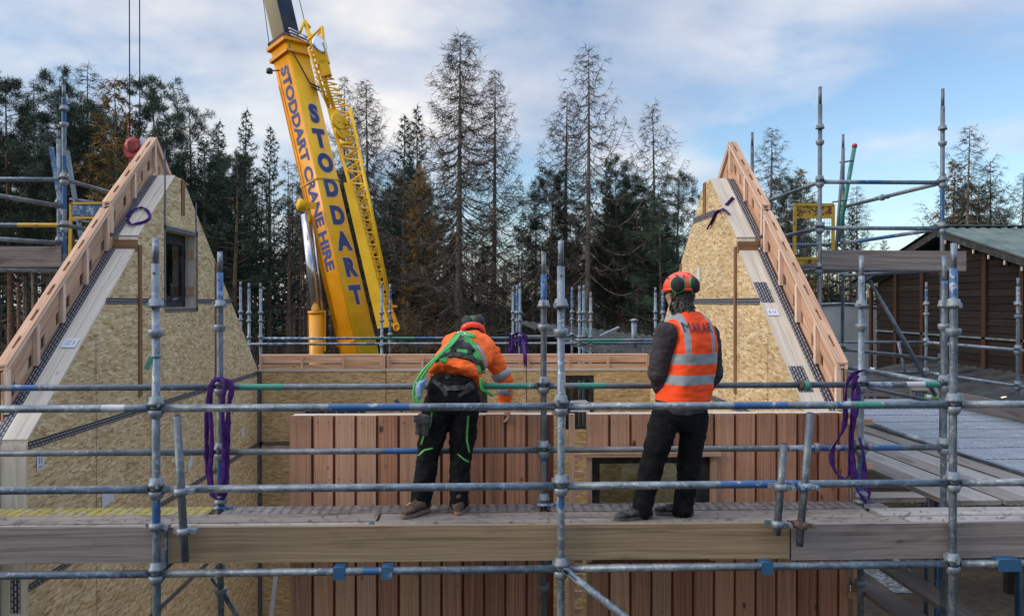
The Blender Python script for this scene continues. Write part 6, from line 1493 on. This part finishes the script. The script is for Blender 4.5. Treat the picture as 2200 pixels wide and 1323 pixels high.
ring_loft(mb, [(q(*p) + rt * .004, rt * (a + .046), fw * (b + .052)) for p, a, b in vs], 40, 0, .68)
vf = fuse(mb, .0085, 4, .009, 8, 11); vo = vf.build('vest', vest_mat(), PS)
bv = bvh_of(vf); tm = MB(); vs_, fs_ = text_geo('MAKAR', .082, .0)
c0 = q(1467, 703); ey = V3((0, 0, 1)); ok = []
for x, y in vs_:
    o_ = c0 + rt * (x * .84) + up * (y * 1.25 - x * .02); l_, n_, i_, d_ = bv.ray_cast(o_ - fw * .6, fw); ok.append((l_ + (-fw) * .010) if l_ is not None else o_ - fw * .13)
tm.merge(ok, fs_); tm.build('lettering', M['ink'], vo)
def trousers(pel, legs, folds, seed, par, nm='trousers'):
    mb = MB(); ring_loft(mb, pel)
    for pts, rad in legs: limb(mb, pts, rad, 18)
    t_ = fuse(mb, .0095, 3, folds * 1.35, 11, seed); return t_, t_.build(nm, M['trouser'], par)
trousers([(q(1464, 925), rt * .13, fw * .10), (q(1463, 905), rt * .185, fw * .135), (q(1464, 880), rt * .192, fw * .138), (q(1467, 855), rt * .178, fw * .125), (q(1469, 845), rt * .16, fw * .11)],
    [([hpL, knL, anL + V3((0, 0, -.015))], [.112, .086, .076]), ([hpR, knR, anR + V3((0, 0, -.015))], [.110, .084, .074])], .0095, 5, PS)
shoe('shoe', PS, (anL.x + .075, anL.y + .0), (anL.x - .215, anL.y - .06), ZD + .003, (M['shoe'], M['sole'], M['ear']), .085)
shoe('shoe', PS, (anR.x + .085, anR.y + .0), (anR.x - .20, anR.y + .06), ZD + .003, (M['shoe'], M['sole'], M['ear']), .085)

# --- the bending worker
YB_ = 6.04
PB = thing('person', 'person in orange shirt and green harness bending over the cladding panel, black trousers', 'person', (U(945, 1090, YB_).x, YB_, ZD + .002))
rb = V3((.985, .10, -.13)).normalized()
bs = [((970, 868, 6.02), .160, .12), ((972, 835, 6.03), .178, .13), ((977, 803, 6.07), .168, .118), ((984, 783, 6.17), .165, .112), ((997, 765, 6.30), .182, .112), ((1007, 751, 6.42), .20, .112), ((1014, 741, 6.53), .185, .09), ((1018, 732, 6.61), .085, .07), ((1019, 722, 6.67), .057, .058)]
def bsec(g, i0=0, i1=99, gx=0):
    out = []; P_ = [U(*p) for p, _, _ in bs]
    for i, (p, a, b) in enumerate(bs):
        t_ = (P_[min(i + 1, len(bs) - 1)] - P_[max(i - 1, 0)]).normalized(); nb_ = t_.cross(rb).normalized()
        if i < 2: nb_ = V3((0, -1, 0.1)).normalized()
        r_ = nb_.cross(t_); r_ = r_ if r_.dot(rb) > 0 else -r_
        out.append((P_[i], r_ * (a + g + gx), nb_ * (b + g)))
    return out[i0:i1]
bL = [U(946, 862, 6.02), U(922, 965, 6.07), U(904, 1072, 6.04)]; bR = [U(1000, 862, 6.03), U(991, 968, 6.07), U(985, 1074, 6.04)]
aR = [U(1050, 757, 6.46), U(1083, 815, 6.47), U(1086, 866, 6.48)]; aL = [U(968, 752, 6.55), U(968, 815, 6.70), U(990, 868, 6.60)]
hcB = U(1018, 716, 6.74); hfB = V3((.02, .50, -.86)); huB = V3((0, .86, .50))
mb = MB(); ring_loft(mb, bsec(0))
hsB, hfB, huB = head(mb, hcB, hfB, huB)
limb(mb, [U(1018, 736, 6.58), U(1019, 722, 6.68), hcB - hfB * .02], [.062, .056, .05])
limb(mb, aR, [.052, .042, .029]); limb(mb, aL, [.052, .042, .029]); limb(mb, bL, [.085, .056, .04]); limb(mb, bR, [.085, .056, .04])
hand(mb, aR[2], (U(1090, 890, 6.46) - aR[2]), V3((-.8, -.5, 0)), 1, .45); hand(mb, aL[2], (U(1000, 888, 6.5) - aL[2]), V3((.7, -.6, 0)), -1, .45)
for an, d_ in ((bL[2], V3((-.11, -.02, -.06))), (bR[2], V3((0, .10, -.06)))): limb(mb, [an, an + d_ * .8], [.034, .022])
fuse(mb, .0068, 2).build('body', M['skin'], PB)
MH = Matrix((hsB, hfB, huB)).transposed()
mb = MB(); mb.ell(hcB - hfB * .02, (.084, .094, .106), MH, 20, 14); mb.ell(hcB - hfB * .05 - huB * .06, (.07, .045, .06), MH); fuse(mb, .006, 1, .003, 60).build('hair', M['hair'], PB)
hB = helmet(PB, hcB + huB * .045, hfB, huB, 'helmet_k', [(U(1003, 691, 6.66), V3((-.4, -.8, .5))), (U(1029, 689, 6.66), V3((.25, -.8, .55)))], vent_mat='ear')
mb = MB(); n_ = 24
arc = smooth_pts([U(991, 716, 6.66), U(994, 705, 6.62), U(1003, 699, 6.595), U(1016, 697, 6.59), U(1030, 700, 6.595), U(1038, 707, 6.62), U(1041, 718, 6.66)])
mb.path(arc, 1.0 if 0 else [1] * len(arc), 8, 0, (.024, .014, V3((0, .3, 1)))); mb.build('helmet_rim', M['helmet_o'], hB)
mb = MB(); mb.path(smooth_pts([U(990, 716, 6.66), U(1002, 722, 6.62), U(1020, 724, 6.6), U(1036, 718, 6.66)]), .022, 8); mb.ell(hcB - hfB * .085 - huB * .02, (.05, .03, .035), MH); mb.build('helmet_cradle', M['web'], hB)
mb = MB(); S2 = bsec(.026, 2, 8); S2[0] = (S2[0][0] + V3((0, -.012, -.004)), S2[0][1] * 1.05, S2[0][2] * 1.13); S2.insert(0, (S2[0][0] + V3((0, -.008, -.03)), S2[0][1] * .99, S2[0][2])); ring_loft(mb, S2, 32)
limb(mb, aR[:2] + [aR[1].lerp(aR[2], .88)], [.080, .070, .050], 18); limb(mb, aL[:2] + [aL[1].lerp(aL[2], .85)], [.080, .066, .050], 18)
sh = fuse(mb, .0085, 3, .016, 10, 21); sho = sh.build('shirt', M['shirt'], PB)
def armband(a, b, t, r, wd_, nm='reflective_band'):
    c = a.lerp(b, t); ax_ = (b - a).normalized(); mb = MB(); mb.lathe([(r * .9, -wd_ / 2 - .004), (r, -wd_ / 2), (r * 1.0, wd_ / 2), (r * .9, wd_ / 2 + .004)], c, ax_, 24); mb.build(nm, M['reflect'], sho)
armband(aR[0], aR[1], .82, .081, .05); armband(aR[1], aR[2], .48, .0685, .045)
trB, _ = trousers([(U(972, 885, 6.02), rb * .12, V3((0, -.10, 0))), (U(971, 862, 6.02), rb * .19, V3((0, -.15, .0))), (U(972, 832, 6.03), rb * .196, V3((0, -.148, .02))), (U(975, 817, 6.05), rb * .175, V3((0, -.126, .03))), (U(977, 809, 6.07), rb * .155, V3((0, -.10, .03)))],
    [(bL[:2] + [bL[2] + V3((0, 0, -.01))], [.122, .090, .078]), (bR[:2] + [bR[2] + V3((0, 0, -.01))], [.118, .086, .072])], .0105, 31, PB)
bt = bvh_of(trB); mb = MB()
for pts, w__ in (([(928, 885), (924, 915), (911, 935), (905, 955)], 4), ([(899, 978), (912, 966), (930, 962)], 3), ([(1006, 893), (1003, 930), (1003, 945), (1008, 972)], 4), ([(983, 974), (995, 985), (1007, 992)], 3)): strap(bt, pts, w__, mb, .004)
mb.build('piping', M['accent'], PB)
mb = MB(); p = U(909, 912, 5.93); mb.box(p, (.10, .07, .15), Matrix.Rotation(R(8), 3, 'Y')); mb.box(p + V3((-.02, -.03, .05)), (.10, .02, .05)); fuse(mb, .008, 2, .006, 20).build('tool_pouch', M['web'], PB)
mb = MB(); strap(bt, [(930, 818), (960, 835), (1000, 832), (1030, 812)], 9, mb, .01); strap(bt, [(945, 828), (962, 850)], 8, mb, .012); strap(bt, [(962, 800), (962, 815)], 11, mb, .01); strap(bt, [(1005, 806), (1004, 818)], 9, mb, .01); strap(bt, [(1032, 818), (1010, 836), (985, 850)], 9, mb, .01); mb.build('tool_belt', M['web'], PB)
# harness laid on the shirt
bsh = bvh_of(sh); mb = MB(); strap(bsh, [(1022, 738), (1034, 755), (1043, 778), (1045, 795)], 6, mb, .004); strap(bsh, [(960, 742), (948, 760), (940, 778)], 6, mb, .004); mb.build('reflective_band', M['reflect'], sho); HN = MB()
for pts, w__ in (([(984, 722), (972, 740), (960, 757), (953, 772), (950, 778)], 15), ([(996, 724), (1010, 738), (1018, 752), (1028, 775), (1033, 800), (1034, 815)], 14), ([(980, 720), (1000, 718), (1020, 724)], 7)): strap(bsh, pts, w__, HN, .012, 0, 4, 3)
strap(bsh, [(980, 756), (1002, 760)], 8, HN, .024, 0, 3, 3)
hn = HN.build('harness', M['lime'], PB)
mb = MB(); strap(bsh, [(968, 752), (985, 744), (1003, 748), (1014, 760)], 17, mb, .018, 0, 5, 3); strap(bsh, [(934, 775), (955, 764), (980, 764), (1010, 770), (1028, 782)], 9, mb, .016, 0, 4, 3); strap(bsh, [(1030, 775), (1034, 795)], 6, mb, .02, 0, 3, 3); mb.build('back_pad', M['web'], hn)
mb = MB(); strap(bsh, [(985, 728), (987, 738)], 13, mb, .026, 0, 4, 3); mb.build('harness_plate', plain('mauve_patch', (.16, .10, .13), .6), hn)
mb = MB(); h0 = hit(bsh, 990, 726); p = h0[0] + h0[1] * .035
mb.path([p + V3((.022 * math.cos(a), -.005, .022 * math.sin(a))) for a in [k * math.pi / 6 for k in range(13)]], .005, 6); mb.path([p + V3((.02, 0, .01)), p + V3((.06, -.01, -.02))], .006, 6); mb.build('d_ring', M['chrome'], hn)
mb = MB(); p = p + V3((0, 0, 0))
for dx, w__ in ((0, 0), (7, .02)):
    mb.path(smooth_pts([p, U(962 + dx, 742, 6.05), U(938 + dx * .6, 766, 5.93), U(906 + dx, 800, 5.89), U(890 + dx, 832, 5.88), U(889 + dx * 1.2, 858, 5.88), U(897 + dx, 864, 5.88)]), .0095, 8)
mb.build('lanyard', M['rope_g'], hn)
mb = MB()
for k in range(4): mb.path(smooth_pts([U(912 - k * 4, 812 + k * 3, 5.9 - k * .012), U(907 - k * 3, 830 + k * 2, 5.89 - k * .012), U(896 + k * 2, 858 - k * 2, 5.9 - k * .012)]), [1.0] * 11, 8, 0, (.026, .008, V3((.7, -.5, .2))))
mb.build('shock_pack', M['sky_web'], hn)
mb = MB(); p = U(1033, 812, 5.92); mb.path(smooth_pts([p, U(1036, 835, 5.92), U(1048, 842, 5.93), U(1058, 850, 5.95)]), [1] * 16, 8, 0, (.012, .004, V3((.3, 0, 1)))); mb.build('strap_end', M['lime'], hn)
shoe('boot', PB, (bL[2].x + .06, bL[2].y + .03), (bL[2].x - .125, bL[2].y - .16), ZD + .003, (M['boot'], M['tan_sole'], M['black']), .105, .052, .012)
shoe('boot', PB, (bR[2].x - .005, bR[2].y - .085), (bR[2].x + .04, bR[2].y + .19), ZD + .003, (M['boot'], M['tan_sole'], M['black']), .105, .052)
